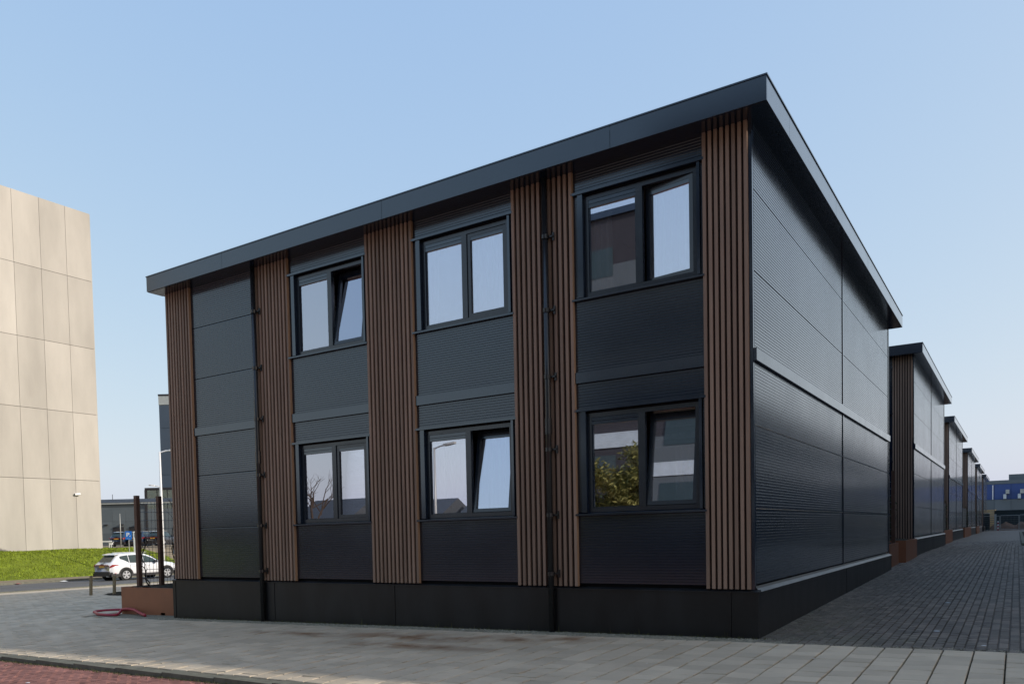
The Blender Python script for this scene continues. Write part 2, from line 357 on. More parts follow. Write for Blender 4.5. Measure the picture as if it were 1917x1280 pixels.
# gravel stones
mb = MB()
def pebble(x, y, z, s):
    vs = [(x+s, y, z), (x, y+s*.8, z), (x-s, y, z), (x, y-s*.8, z), (x, y, z+s*.7)]
    mb.add(vs, [(0, 1, 4), (1, 2, 4), (2, 3, 4), (3, 0, 4)], random.random())
for i in range(9000):
    x = random.uniform(-13, .4); y = -.46+.4*random.random()
    pebble(x, y, g(x, y)+.002, random.uniform(.004, .013))
for i in range(2500):
    x = abs(random.gauss(0, .35))+.07; y = random.uniform(-.4, 13)
    pebble(x, y, g(x, y)+.006, random.uniform(.003, .009))
for i in range(1600):
    x = random.uniform(0, 3.4); y = -.44+abs(random.gauss(0, .12))
    pebble(x, y, g(x, y)+.006, random.uniform(.003, .009))
tag(mb.build('gravel', M['stone']), 'loose pale gravel along the plinth and the mouth of the alley', 'gravel', kind='stuff')
# moss and small weeds in the kerb and plinth joint
mb = MB()
for i in range(2600):
    if i < 1500: x = random.uniform(-12, -1); y = -5.04-abs(random.gauss(0, .05)); z = g(x, y)-.045; h = random.uniform(.006, .03)
    else: x = random.uniform(-12, .3); y = -.085-abs(random.gauss(0, .03)); z = g(x, y); h = random.uniform(.01, .05)*(1+2*(random.random() < .04))
    a = random.uniform(0, 6.28); ww = .006
    mb.add([(x-ww*math.cos(a), y-ww*math.sin(a), z), (x+ww*math.cos(a), y+ww*math.sin(a), z), (x+random.uniform(-.02, .02), y+random.uniform(-.02, .02), z+h)], [(0, 1, 2)], random.random())
tag(mb.build('weeds', M['moss']), 'tiny weeds and moss in the joints by the kerb and the plinth', 'weeds', kind='stuff')

# ------------------------------------------------------------------ the black modular building
W, D = 12.25, 14.04
BX = [(-2.56, -.637), (-5.55, -3.61), (-8.52, -6.595)]       # window bays
B0 = (-11.43, -9.57)
ZP = .655
def rib(a0, a1, z0, z1, face, side, par, name='cladding_panel', pitch=.04, label=None):
    """ribbed metal panel on the front (side=False, plane y=face) or on the side (plane x=face)"""
    n = max(1, int((z1-z0)/pitch)); p = (z1-z0)/n; prof = []
    for i in range(n):
        z = z0+i*p; prof += [(z, .005), (z+p*.08, 0), (z+p*.84, 0), (z+p*.90, .005)] if side else [(z, .005), (z+p*.15, 0), (z+p*.74, 0), (z+p*.82, .005)]
    prof.append((z1, .006)); prof = [(z0, .03)]+prof+[(z1, .03)]
    vs = []
    for z, d in prof:
        for a in (a0, a1): vs.append((face-d, a, z) if side else (a, face+d, z))
    fs = [(2*i, 2*i+1, 2*i+3, 2*i+2) for i in range(len(prof)-1)]
    mb = MB(); mb.add(vs, fs)
    if side: mb.box(face-.05, face-.009, a0, a1, z0+.001, z1-.001)
    else: mb.box(a0, a1, face+.009, face+.05, z0+.001, z1-.001)
    o = mb.build(name, M['clad'], par)
    if label: o['label'] = label
    return o
def slats(par, x0, x1, n=None, skip=()):
    n = n or round((x1-x0)/.085); p = (x1-x0-.045)/(n-1)
    for i in range(n):
        x = x0+i*p; mb = MB(); t = random.random()
        mb.box(x, x+.045, -.052, -.008, ZP+.004, 6.83, t)
        mb.build('slat', M['slat'], par)
    MB().box(x0-.005, x1+.005, -.0075, .03, ZP+.002, 6.82).build('slat_backing', M['slatback'], par)
def window(par, bx0, bx1, zs, mode, label):
    """zs = sill level. mode: closed / tilt / turn"""
    xl, xr = bx0+.16, bx1-.085; zt = zs+1.55; z0 = zs+.045; z1 = zt-.03; mid = xl+(xr-xl)*.50
    yf = .035; fw = .062
    mb = MB()
    mb.box(xl, xr, yf, yf+.07, z0, z0+fw); mb.box(xl, xr, yf, yf+.07, z1-fw, z1)
    mb.box(xl, xl+fw, yf, yf+.07, z0+fw, z1-fw); mb.box(xr-fw, xr, yf, yf+.07, z0+fw, z1-fw)
    mb.box(mid-.05, mid+.05, yf-.004, yf+.07, z0+fw, z1-fw)
    f = mb.build('window', M['frame'], par); f['label'] = label
    # sill and hood over the full bay
    MB().prism([(-.065, zs-.005), (-.065, zs+.022), (yf+.02, zs+.044), (yf+.02, zs-.005)], bx0-.02, bx1+.02, 'x').build('sill', M['trim'], f)
    MB().box(bx0-.02, bx1+.02, -.055, .03, zt, zt+.035).build('hood', M['trim'], f)
    for a, b_ in ((xl-.085, xl-.004), (xr+.004, xr+.045)):
        MB().box(a, b_, -.035, yf+.05, zs+.04, zt).build('casing', M['trim'], f)
    # fixed light on the left
    a, b_, c, d = xl+fw, mid-.05, z0+fw, z1-fw
    for (p, q, r_, s_) in ((a, b_, d-.055, d-.004), (a, b_, d-.11, d-.062)):
        MB().box(p, q, yf+.006, yf+.05, r_, s_).build('vent_grille', M['trim'], f)
    mb = MB(); mb.box(a, a+.016, yf+.02, yf+.06, c, d-.11); mb.box(b_-.016, b_, yf+.02, yf+.06, c, d-.11); mb.box(a+.016, b_-.016, yf+.02, yf+.06, c, c+.016)
    mb.build('glazing_bead', M['trim'], f)
    MB().box(a+.016, b_-.016, yf+.035, yf+.041, c+.016, d-.11).build('pane', M['pane'], f)
    # opening light on the right
    a, b_ = mid+.05, xr-fw; sw = .062
    h = d-c; wd = b_-a
    if mode == 'turn': org, rot = (b_, yf+.05, c), (0, 0, R(-9)); ox, oz = -wd, 0
    else: org, rot = (a, yf+.05, c), ((R(-8.5) if mode == 'tilt' else 0), 0, 0); ox, oz = 0, 0
    y0, y1 = -.035, .025
    mb = MB(); g_ = .004
    mb.box(ox+g_, ox+wd-g_, y0, y1, g_, sw); mb.box(ox+g_, ox+wd-g_, y0, y1, h-sw, h-g_)
    mb.box(ox+g_, ox+sw, y0, y1, sw, h-sw); mb.box(ox+wd-sw, ox+wd-g_, y0, y1, sw, h-sw)
    xform(mb.build('sash', M['frame'], f), org, rot)
    xform(MB().box(ox+sw, ox+wd-sw, y0+.004, y1-.01, h-sw-.05, h-sw).build('vent_grille', M['trim'], f), org, rot)
    xform(MB().box(ox+sw, ox+wd-sw, -.006, .0, sw, h-sw-.05).build('pane', M['pane'], f), org, rot)
    # reveal lining
    MB().box(xl, xr, yf+.072, .19, z1-.02, z1).build('reveal_lining', M['slatback'], f)
    return (xl+fw, mid-.05, mid+.05, xr-fw, z0+fw, z1-fw)

bld = empty('modular_building', (0, 0, 0), label='nearest black two-storey modular building with brown slat strips and six windows', cat='building', group='row of black modular buildings along the alley')
ZS = (1.728, 4.922); LZ = ((.70, 3.71), (3.865, 6.82))
# structural core: front wall pieces around the openings, side walls, back wall, slabs
mb = MB()
def wallx(x0, x1, z0, z1): mb.box(x0, x1, .055, .18, z0, z1)
xsb = [-12.2]
for b0, b1 in reversed(BX): xsb += [b0+.16, b1-.085]
xsb.append(-.05)
for i in range(0, len(xsb), 2): wallx(xsb[i], xsb[i+1], -.4, 6.82)
for b0, b1 in BX:
    a, b_ = b0+.16, b1-.085
    wallx(a, b_, -.4, ZS[0]+.04); wallx(a, b_, ZS[0]+1.55-.03, ZS[1]+.04); wallx(a, b_, ZS[1]+1.55-.03, 6.82)
mb.box(-.18, -.055, .18, D-.05, -.4, 6.82); mb.box(-12.2, -12.07, .18, D-.05, -.4, 6.82); mb.box(-12.07, -.18, D-.17, D-.05, -.4, 6.82)
mb.build('wall_core', M['core'], bld)
for k, (zf0, zf1) in enumerate(((.75, 3.55), (3.9, 6.7))):
    mb = MB(); mb.box(-12.0, -.25, .2, 4.5, zf0-.05, zf0); mb.build('floor', M['roomfloor'], bld)
    mb = MB(); mb.box(-12.0, -.25, 4.4, 4.5, zf0, zf1); mb.box(-12.0, -.25, .2, 4.5, zf1, zf1+.05)
    for x in (-12.0, -9.5, -6.1, -3.1, -.35): mb.box(x, x+.09, .2, 4.4, zf0, zf1)
    mb.build('room_wall', M['room'], bld)
# front cladding
for (b0, b1) in BX:
    rib(b0, b1, .70, ZS[0]-.008, 0, False, bld)
    for z in ZS:
        rib(b0, b0+.07, z+.045, z+1.55, 0, False, bld); rib(b1-.035, b1, z+.045, z+1.55, 0, False, bld)
    rib(b0, b1, ZS[0]+1.588, 3.70, 0, False, bld); rib(b0, b1, 3.872, ZS[1]-.008, 0, False, bld); rib(b0, b1, ZS[1]+1.588, 6.83, 0, False, bld)
    MB().box(b0-.03, b1+.02, -.035, .02, 3.705, 3.865).build('belt_course', M['trim'], bld)
for z0, z1 in ((.70, 1.735), (1.747, 2.852), (2.864, 3.70), (3.872, 4.888), (4.90, 5.953), (5.965, 6.83)): rib(B0[0], B0[1], z0, z1, 0, False, bld)
MB().box(B0[0]-.03, B0[1]+.02, -.035, .02, 3.705, 3.865).build('belt_course', M['trim'], bld)
slats(bld, -.632, -.045, 8); slats(bld, -3.60, -2.57, 12); slats(bld, -6.585, -5.56, 12); slats(bld, -9.50, -8.53, 11); slats(bld, -12.22, -11.44, 9)
MB().box(-.043, .004, -.012, .05, ZP, 6.83).build('corner_trim', M['trim'], bld)
MB().box(-12.25, -12.225, -.03, .05, ZP, 6.83).build('corner_trim', M['trim'], bld)
# side cladding facing the alley, two fields
MID = 6.87
for a0, a1 in ((.055, MID-.035), (MID+.035, D-.06)):
    for z0, z1 in ((.72, 1.737), (1.749, 2.854), (2.866, 3.70), (3.868, 4.890), (4.902, 5.955), (5.967, 6.83)):
        rib(a0, a1, z0, z1, .0, True, bld)
        if z1 < 3: MB().box(-.006, .006, a0, a1, z1+.001, z1+.008).build('joint_flashing', M['steel'], bld)
MB().box(-.03, .045, .0, D, 3.703, 3.865).build('belt_course', M['trim'], bld)
for z0, z1 in ((.70, 3.70), (3.868, 6.83)):
    MB().box(-.03, .012, MID-.033, MID+.033, z0, z1).build('cover_strip', M['trim'], bld)
    MB().box(-.03, .012, D-.058, D, z0, z1).build('corner_trim', M['trim'], bld)
    MB().box(-.03, .006, .0502, .0548, z0, z1).build('cover_strip', M['trim'], bld)
# left side and back: plain ribbed fields
for a0, a1 in ((.055, MID-.035), (MID+.035, D-.06)):
    MB().box(-12.25, -12.2, a0, a1, .70, 6.82).build('side_panel', M['clad'], bld)
MB().box(-12.2, -.05, D-.05, D, .70, 6.82).build('back_panel', M['clad'], bld)
# plinth
for a, b_ in ((-12.29, -12.20), (-12.193, -9.19), (-9.183, -9.11), (-9.103, -6.155), (-6.148, -6.09), (-6.083, -2.93), (-2.923, -.30), (-.293, .06)):
    thin = b_-a < .12
    MB().box(a, b_, -.062-(.008 if thin else 0), .05, -.5, .618).build('plinth_panel', M['plinth'], bld)
MB().prism([(-.075, .612), (-.075, .628), (-.0, ZP), (-.0, .612)], -12.3, .075, 'x').build('plinth_cap', M['plinth'], bld)
for a, b_ in ((-.05, MID-.02), (MID+.02, D-.03)):
    MB().box(.0, .06, max(a, .052), b_, -.5, .618).build('plinth_panel', M['plinth'], bld)
MB().box(.0, .052, MID-.018, MID+.018, -.5, .618).build('plinth_joint', M['core'], bld)
MB().box(.0, .066, D-.028, D, -.5, .618).build('plinth_panel', M['plinth'], bld)
MB().prism([(.006, .6125), (.006, .70), (.022, .668), (.078, .628), (.078, .6125)], .0, D, 'y').build('plinth_cap', M['plinth'], bld)
MB().box(-12.29, -12.2, .052, D, -.5, .64).build('plinth_panel', M['plinth'], bld)
# roof
RX0, RX1, RY0, RY1 = -12.37, .286, -.40, 14.55
segs = [RX0, -9.95, -5.9, -1.8, RX1]
for a, b_ in zip(segs[:-1], segs[1:]):
    MB().box(a+(.003 if a > RX0 else 0), b_-(.003 if b_ < RX1 else 0), RY0, RY0+.03, 6.830, 7.135).build('fascia_panel', M['trim'], bld)
segs = [RY0+.031, .87, 4.46, 8.15, 11.9, RY1]
for a, b_ in zip(segs[:-1], segs[1:]):
    MB().box(RX1-.03, RX1, a+.003, b_-.003, 6.830, 7.135).build('fascia_panel', M['trim'], bld)
MB().box(RX0, RX0+.03, RY0+.031, RY1, 6.830, 7.135).build('fascia_panel', M['trim'], bld)
MB().box(RX0+.031, RX1-.031, RY1-.03, RY1, 6.830, 7.135).build('fascia_panel', M['trim'], bld)
MB().box(RX0+.002, RX1-.031, RY0+.031, .0, 6.822, 6.845).build('soffit', M['trim'], bld)
MB().box(.0, RX1-.031, .003, RY1-.031, 6.822, 6.845).build('soffit', M['trim'], bld)
MB().box(RX0+.031, -12.25, .003, RY1-.031, 6.822, 6.845).build('soffit', M['trim'], bld)
MB().box(-12.249, -.002, D, RY1-.031, 6.822, 6.845).build('soffit', M['trim'], bld)
MB().box(RX0+.031, RX1-.031, RY0+.031, RY1-.031, 7.04, 7.10).build('roof_deck', M['roof'], bld)
mb = MB(); mb.box(RX0-.012, RX1+.012, RY0-.012, RY0+.04, 7.136, 7.155); mb.box(RX1-.04, RX1+.012, RY0+.04, RY1+.012, 7.136, 7.155)
mb.box(RX0-.012, RX0+.04, RY0+.04, RY1+.012, 7.136, 7.155); mb.box(RX0+.04, RX1-.04, RY1-.04, RY1+.012, 7.136, 7.155)
mb.build('roof_edge_trim', M['trim'], bld)
# downpipes
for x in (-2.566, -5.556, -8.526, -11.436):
    MB().box(x-.0, x+.004, -.060, .0, ZP+.004, 6.83).build('slat_side_lit', M['slatlit'], bld)  # added strip: warm light from the east painted onto the last slat's side
for px_ in (-9.40, -2.985):
    gb = g(px_, -.12)-.0
    mb = MB(); mb.tube([(px_, -.115, gb), (px_, -.115, 6.825)], .046, 14)
    p = mb.build('downpipe', M['pipe'], bld, smooth=True)
    for z in (5.95, 4.85, 3.85, 2.75, 1.75, .85):
        MB().tube([(px_, -.115, z-.03), (px_, -.115, z+.03)], .056, 14).build('collar', M['pipe'], p)
        mb = MB(); mb.box(px_+.03, px_+.12, -.10, -.05, z-.012, z+.012); mb.box(px_+.10, px_+.13, -.075, -.05, z-.06, z+.06); mb.box(px_+.02, px_+.05, -.1, .0, z-.012, z+.012)
        mb.build('bracket', M['pipe'], p)
    MB().tube([(px_, -.115, 2.98), (px_, -.115, 3.22)], .055, 14).build('collar', M['pipe'], p)
# windows
modes = {(0, 0): ('tilt', 'lower right window, right light tilted open'), (0, 1): ('turn', 'upper right window, right light swung inwards'),
         (1, 0): ('tilt', 'lower middle window, right light tilted open'), (1, 1): ('closed', 'upper middle window, closed'),
         (2, 0): ('closed', 'lower left window, closed over pale blinds'), (2, 1): ('tilt', 'upper left window, right light tilted open')}
WG = {}
for bi, (b0, b1) in enumerate(BX):
    for fl in (0, 1):
        md, lb = modes[(bi, fl)]
        WG[(bi, fl)] = window(bld, b0, b1, ZS[fl], md, lb)
# ------------------------------------------------------------------ row of buildings: copies
rowpos = [(0.0, 20.8, .30, 'second black building of the row, behind two rust red planters'), (-.33, 44.1, .30, 'third black building of the row along the alley'),
          (-.45, 68.9, .28, 'fourth black building of the row along the alley'), (-.55, 90.5, .2, 'fifth black building of the row along the alley'),
          (-.6, 112.5, .12, 'farthest black building at the end of the row along the alley')]
for k, (x, y, dz, lb) in enumerate(rowpos):
    def skip(ch, k=k):
        n = ch.name.split('.')[0]
        if k == 0: return n in ('joint_flashing',) 
        if n in ('joint_flashing', 'room_wall', 'floor', 'window', 'downpipe'): return True
        if n in ('slat', 'slat_backing', 'belt_course', 'cladding_panel'):
            v = ch.data.vertices[0].co
            return v.x < -4.5
        return False
    c = copy_tree(bld, None, skip); c.location = (x, y, dz); c['label'] = lb

# ------------------------------------------------------------------ things in the rooms
def curtain(x0, x1, z0, z1, y, label, m='curtain', amp=.045, wl=.11):
    n = int((x1-x0)/.012); vs = []; ph = random.random()*6
    for i in range(n+1):
        x = x0+(x1-x0)*i/n; d = amp*(math.sin(x*2*math.pi/wl+ph)+.5*math.sin(x*2*math.pi/(wl*2.7)+1))
        for zz, k in ((z0, 1.), (z1, .45)): vs += [(x-(x0+x1)/2, d*k, zz-z0), (x-(x0+x1)/2, d*k+.002, zz-z0)]
    fs = []
    for i in range(n):
        a = i*4; b_ = a+4; fs += [(a, b_, b_+2, a+2), (b_+1, a+1, a+3, b_+3), (a+2, b_+2, b_+3, a+3), (a, a+1, b_+1, b_)]
    mb = MB(); mb.add(vs, fs); o = mb.build('curtain', M[m], None, smooth=True); o.location = ((x0+x1)/2, y, z0)
    tag(o, label, 'curtain', 'curtains behind the windows'); return o
def blind(x0, x1, z0, z1, y, label, h=.085):
    r = empty('window_blind', ((x0+x1)/2, y, z1), label=label, cat='blind', group='banded blinds behind the windows'); hw = (x1-x0)/2; z = 0; k = 0
    MB().box(-hw, hw, -.03, .03, -.01, .05).build('head_rail', M['white'], r)
    while z1-z > z0:
        MB().box(-hw, hw, -.004, .004, -z-h+.004, -z-.002).build('blind_band', M['blind' if k % 2 == 0 else 'blinddark'], r); z += h; k += 1
    MB().box(-hw, hw, -.01, .01, -z-.025, -z-.001).build('bottom_rail', M['white'], r)
a, b_, c, d, zl, zh = WG[(2, 1)]
curtain(a-.05, b_+.02, zl-.1, zh+.02, .24, 'white net curtain behind left pane of upper left window')
curtain(c+.02, d+.06, zl-.1, zh+.02, .42, 'white net curtain behind tilted pane of upper left window')
r = empty('pendant_lamp', (a+.12, .75, zl+.95), label='cream saucer lampshade hanging inside the upper left window', cat='lamp')
MB().tube([(0, 0, 0), (0, 0, .03), (0, 0, .07)], [.17, .13, .03], 20).build('lamp_shade', M['shade'], r); MB().tube([(0, 0, .07), (0, 0, .62)], .004, 6).build('cord', M['dark'], r)
a, b_, c, d, zl, zh = WG[(1, 1)]
curtain(a-.05, a+.16, zl-.1, zh+.02, .22, 'bunched white curtain at left side of upper middle window')
curtain(c+.1, d+.2, zl-.1, zh+.02, .23, 'white curtain behind right pane of upper middle window')
for i, (u, hh, lb) in enumerate(((.28, .16, 'small white jar on the sill of the upper middle window'), (.5, .22, 'taller white vase on the sill of the upper middle window'))):
    o = MB().tube([(0, 0, 0), (0, 0, hh*.5), (0, 0, hh*.85), (0, 0, hh)], [.05, .06, .04, .045], 14).build('sill_jar', M['white'], None, smooth=True); o.location = (c+u, .26, zl-.04); tag(o, lb, 'vase')
a, b_, c, d, zl, zh = WG[(0, 1)]
curtain(a-.02, a+.28, zl-.1, zh+.02, .22, 'pale curtain bunched at left side of upper right window')
curtain(c+.02, d+.05, zl-.1, zh+.02, .42, 'white curtain behind open light of upper right window')
a, b_, c, d, zl, zh = WG[(2, 0)]
blind(a-.03, b_+.03, zl-.05, zh+.03, .17, 'pale banded blind behind left pane of lower left window')
blind(c-.02, d+.04, zl-.05, zh+.03, .22, 'pale banded blind behind right pane of lower left window')
a, b_, c, d, zl, zh = WG[(1, 0)]
curtain(a-.05, b_+.02, zl+.25, zh+.02, .24, 'white net curtain behind left pane of lower middle window')
curtain(c+.02, d+.05, zl-.1, zh+.02, .42, 'white net curtain behind tilted pane of lower middle window')
r = empty('chair', (a+.08, .33, .75), label='brown chair with its back to the lower middle window', cat='chair')
mb = MB(); mb.box(-.15, .13, 0, .03, .62, 1.35); mb.build('backrest', M['chairbrown'], r); MB().box(-.2, .2, .03, .45, .45, .5).build('seat', M['chairbrown'], r)
for sx in (-.18, .15):
    for sy in (.05, .40): MB().box(sx, sx+.03, sy, sy+.03, 0, .45).build('leg', M['chairbrown'], r)
o = MB().box(-.09, .09, 0, .12, 0, .16).build('storage_box', M['teal'], None); o.location = (a+.36, .22, zl-.06); tag(o, 'teal box on the sill of the lower middle window', 'box')
r = empty('picture_frame', (a+.58, .24, zl-.06), label='small tan framed picture standing in lower middle window', cat='picture frame')
mb = MB(); mb.box(-.1, .1, 0, .015, 0, .02); mb.box(-.1, .1, 0, .015, .13, .15); mb.box(-.1, -.08, 0, .015, .02, .13); mb.box(.08, .1, 0, .015, .02, .13); mb.build('frame', M['shade'], r)
MB().box(-.08, .08, .004, .01, .02, .13).build('picture', M['darkgreen'], r)
a, b_, c, d, zl, zh = WG[(0, 0)]
blind(a-.03, b_+.03, zl+.70, zh+.03, .17, 'half lowered banded blind behind left pane of lower right window')
blind(c+.02, d+.03, zl+.95, zh+.03, .34, 'raised banded blind behind tilted pane of lower right window')
curtain(c+.3, d+.05, zl-.1, zh-.25, .46, 'grey white curtain behind tilted pane of lower right window')

# ------------------------------------------------------------------ planters
def planter(x0, x1, y0, y1, zt, label, notch=True, group='rust red steel planters'):
    zb = min(g(x0, y0), g(x1, y1))-.02; h = zt-zb
    r = empty('planter', ((x0+x1)/2, (y0+y1)/2, zb), label=label, cat='planter', group=group); a, b_ = (x1-x0)/2, (y1-y0)/2
    mb = MB(); nz = .10; nx = [-.15*a-.2, .55*a]
    if not notch: nx = []
    cuts = [-a]
    for n in nx: cuts += [n-.08, n+.08]
    cuts.append(a)
    for i in range(0, len(cuts), 2): mb.box(cuts[i], cuts[i+1], -b_, -b_+.02, .0, nz)
    mb.box(-a, a, -b_, -b_+.02, nz, h); mb.box(-a, a, b_-.02, b_, 0, h); mb.box(-a, -a+.02, -b_+.02, b_-.02, 0, h); mb.box(a-.02, a, -b_+.02, b_-.02, 0, h)
    mb.build('planter_wall', M['corten'], r)
    mb = MB(); mb.box(-a-.003, a+.003, -b_-.003, -b_+.03, h+.001, h+.012); mb.box(a-.03, a+.003, -b_+.03, b_, h+.001, h+.012); mb.box(-a-.003, -a+.03, -b_+.03, b_, h+.001, h+.012); mb.build('rim', M['corten'], r)
    n = 14; vs = []; fs = []
    for i in range(n+1):
        for j in range(n+1): vs.append((-a+.02+(2*a-.04)*i/n, -b_+.02+(2*b_-.04)*j/n, h-.03+.07*random.random()*min(1, 4*min(i, n-i)/n+.2)))
    for i in range(n):
        for j in range(n): fs.append((i*(n+1)+j, (i+1)*(n+1)+j, (i+1)*(n+1)+j+1, i*(n+1)+j+1))
    mb = MB(); mb.add(vs, fs); mb.build('soil', M['soil'], r)
    return r
def trellis(x, y0, y1, zb, zt, label, axis='y', posts=(), step=.1):
    r = empty('trellis', (x, y0, zb), label=label, cat='trellis', group='climber trellises with mesh panels'); L_ = y1-y0; H = zt-zb
    P = (lambda a, z: (0, a, z)) if axis == 'y' else (lambda a, z: (a, 0, z))
    for p in posts:
        MB().box(*((-.05, .05, p-.05, p+.05) if axis == 'y' else (p-.05, p+.05, -.05, .05)), -.3, H).build('post', M['post'], r)
    mb = MB(); k = 0
    while k*step <= L_:
        mb.tube([P(k*step, .0), P(k*step, H-.15)], .006, 4, False); k += 1
    k = 0
    while k*.2 <= H-.15:
        mb.tube([P(0, k*.2), P(L_, k*.2)], .006, 4, False); k += 1
    mb.build('wire_mesh', M['wire'], r); return r
def climber(loc, h, label, n=5, leaves=0, spread=.35, seed=1, ly=1.):
    rd = random.Random(seed); r = empty('climber', loc, label=label, cat='climbing plant', group='climbers on the trellises')
    mb = MB(); tips = []
    for s in range(n):
        p = Vector((0, 0, 0)); pts = [p.copy()]; dx = rd.uniform(-.02, .02); k = 14; hh = h*rd.uniform(.6, 1)
        for i in range(k):
            p = p+Vector((rd.uniform(-.03, .03), (rd.uniform(-.07, .07)+rd.uniform(-.3, .3)*spread*.15)*ly, hh/k)); pts.append(p.copy()); tips.append(p.copy())
        mb.tube(pts, [.017*(1-.75*i/k) for i in range(k+1)], 5)
        for b in range(6):
            q = pts[rd.randrange(3, k)]; e = q+Vector((rd.uniform(-.05, .05), rd.uniform(-spread, spread)*ly, rd.uniform(.08, .35))); mb.tube([q, (q+e)/2+Vector((0, .02, .03)), e], [.006, .004, .002], 4); tips.append(e)
    mb.build('stem', M['stem'], r)
    if leaves:
        mb = MB()
        for i in range(leaves):
            q = rd.choice(tips)+Vector((rd.gauss(0, .06), rd.gauss(0, .12), rd.gauss(0, .08))); s = rd.uniform(.02, .045); a = rd.uniform(0, 6.28); t = rd.uniform(-.6, .6)
            ux = Vector((math.cos(a), math.sin(a), t))*s; uy = Vector((-math.sin(a)*.3, math.cos(a)*.3, 1)).normalized()*s
            mb.add([q-ux, q-uy*.8, q+ux, q+uy], [(0, 1, 2, 3)], rd.random())
        mb.build('foliage', M['leaf'], r)
planter(-14.76, -12.72, .30, 2.3, .395, 'rust red steel planter against the left end of the nearest black building')
trellis(-14.50, .64, 2.15, .40, 2.6, 'mesh trellis between two rusty posts in the left planter', posts=(.0, .63))
climber((-14.50, .90, .40), 1.5, 'thin bare climber between the two rusty posts', 2, 0, .12, 3)
climber((-14.45, 1.60, .40), 2.35, 'taller bare climber on the mesh beside the black building', 4, 0, .28, 5)
o = MB().prism([(-.09, 0), (.09, .02), (.11, .3), (.02, .42), (-.07, .36)], -.03, .03, 'x').build('plant_bag', M['steel'], None); o.location = (-14.42, 1.68, 1.15); tag(o, 'grey plastic bag caught on the climber beside the building', 'plastic bag')
planter(-1.7, -.04, 14.75, 16.75, .90, 'dull brown planter just behind the nearest black building in the alley')
planter(-1.6, .10, 17.3, 20.65, .95, 'larger rust red planter in front of the second black building')
trellis(-1.5, 17.5, 20.4, .93, 3.0, 'wire mesh trellis over the planter before the second building', posts=(.05, 2.8)); 
trellis(-1.35, 16.5, 17.75, .92, 3.05, 'mesh panel facing the camera in the gap between first two buildings', axis='x', posts=(.0, 1.2))
climber((-.7, 16.45, .9), 2.0, 'leafy climber on the mesh between the first two buildings', 5, 260, .3, 8, ly=.6)
climber((-.3, 17.6, .95), 1.7, 'grey twiggy climber in the larger rust red planter', 6, 90, .3, 9)
for (x, y0, y1, lb) in ((-.13, 35.2, 43.7, 'rust red planter between second and third black buildings'), (-.2, 58.5, 68.5, 'rust red planter between third and fourth black buildings'), (-.3, 83, 90, 'rust red planter between fourth and fifth black buildings')):
    planter(x-1.5, x, y0, y1, g(x, y0)+.68, lb, False)
    trellis(x-.3, y0+.3, y1-.3, g(x, y0)+.66, g(x, y0)+2.3, 'trellis over the '+lb, posts=(.0, y1-y0-.7), step=.3)
    climber((x-.3, y1-.6, g(x, y0)+.66), 1.7, 'climber in the '+lb, 5, 120, .3, int(y0))

# ------------------------------------------------------------------ hose, stakes, litter
pts = [(-15.56, .83), (-15.85, .62), (-15.9, .30), (-15.5, .08), (-15.1, -.12), (-14.69, -.2), (-14.38, -.12), (-14.6, .12), (-14.7, .26), (-14.45, .24), (-14.1, .18), (-13.7, .05), (-13.35, -.05)]
dz = [.03, .03, .03, .03, .03, .03, .03, .05, .10, .13, .12, .07, .03]
def smooth(P, k=6):
    out = []
    for i in range(len(P)-1):
        p0, p1, p2, p3 = P[max(i-1, 0)], P[i], P[i+1], P[min(i+2, len(P)-1)]
        for j in range(k):
            t = j/k; out.append(.5*((2*p1)+(p2-p0)*t+(2*p0-5*p1+4*p2-p3)*t*t+(3*p1-p0-3*p2+p3)*t**3))
    return out+[P[-1]]
P = smooth([Vector((x, y, g(x, y)+z)) for (x, y), z in zip(pts, dz)])
o = MB().tube(P, .034, 10).build('garden_hose', M['hose'], None, smooth=True); tag(o, 'thick red hose lying on the paving by the left planter', 'hose')
for x, y, lb in ((-23.2, 4.75, 'left weathered wooden stake beside the soil patch'), (-21.9, 4.8, 'right weathered wooden stake standing in the soil patch')):
    z = g(x, y); o = MB().prism([(-.038, -.038), (.038, -.038), (.038, .038), (-.038, .038)], -.1, .68).build('wooden_stake', M['wood'], None); o.location = (x, y, z); o.rotation_euler = (R(random.uniform(-3, 3)), R(2.5), .3)
    tag(o, lb, 'stake', 'wooden stakes by the yard')
mb = MB(); n = 22; vs = []; fs = []
for i in range(n+1):
    for j in range(n+1):
        u, v = i/n*2-1, j/n*2-1; x, y = -21.2+u*1.9, 5.2+v*.6; e = max(0, 1-(u*u+v*v)); vs.append((x, y, g(x, y)-.03+e*.12+.08*random.random()*e**.5))
for i in range(n):
    for j in range(n): fs.append((i*(n+1)+j, (i+1)*(n+1)+j, (i+1)*(n+1)+j+1, i*(n+1)+j+1))
mb.add(vs, fs); o = mb.build('soil_patch', M['soil']); tag(o, 'low dark patch of soil in the yard around the wooden stakes', 'soil', kind='stuff')
def litter(x, y, s, m, lb, z=0):
    n = 7; vs = [(x+s*math.cos(i*6.28/n)*random.uniform(.6, 1), y+s*math.sin(i*6.28/n)*random.uniform(.6, 1), g(x, y)+z) for i in range(n)]+[(x, y, g(x, y)+z+s*.12)]
    mb = MB(); mb.add(vs, [(i, (i+1) % n, n) for i in range(n)]+[tuple(range(n-1, -1, -1))]); o = mb.build('litter', M[m]); tag(o, lb, 'litter', 'litter lying on the ground')
litter(-40.5, 13.9, .35, 'white', 'crumpled white bag on the road edge before the grass bank', .0); litter(-41.0, 11.6, .22, 'hose', 'red and white scrap near the left end of the road edge', 0)
litter(-41.0, 15.9, .22, 'sand', 'orange scrap lying behind the parked white car', .0)
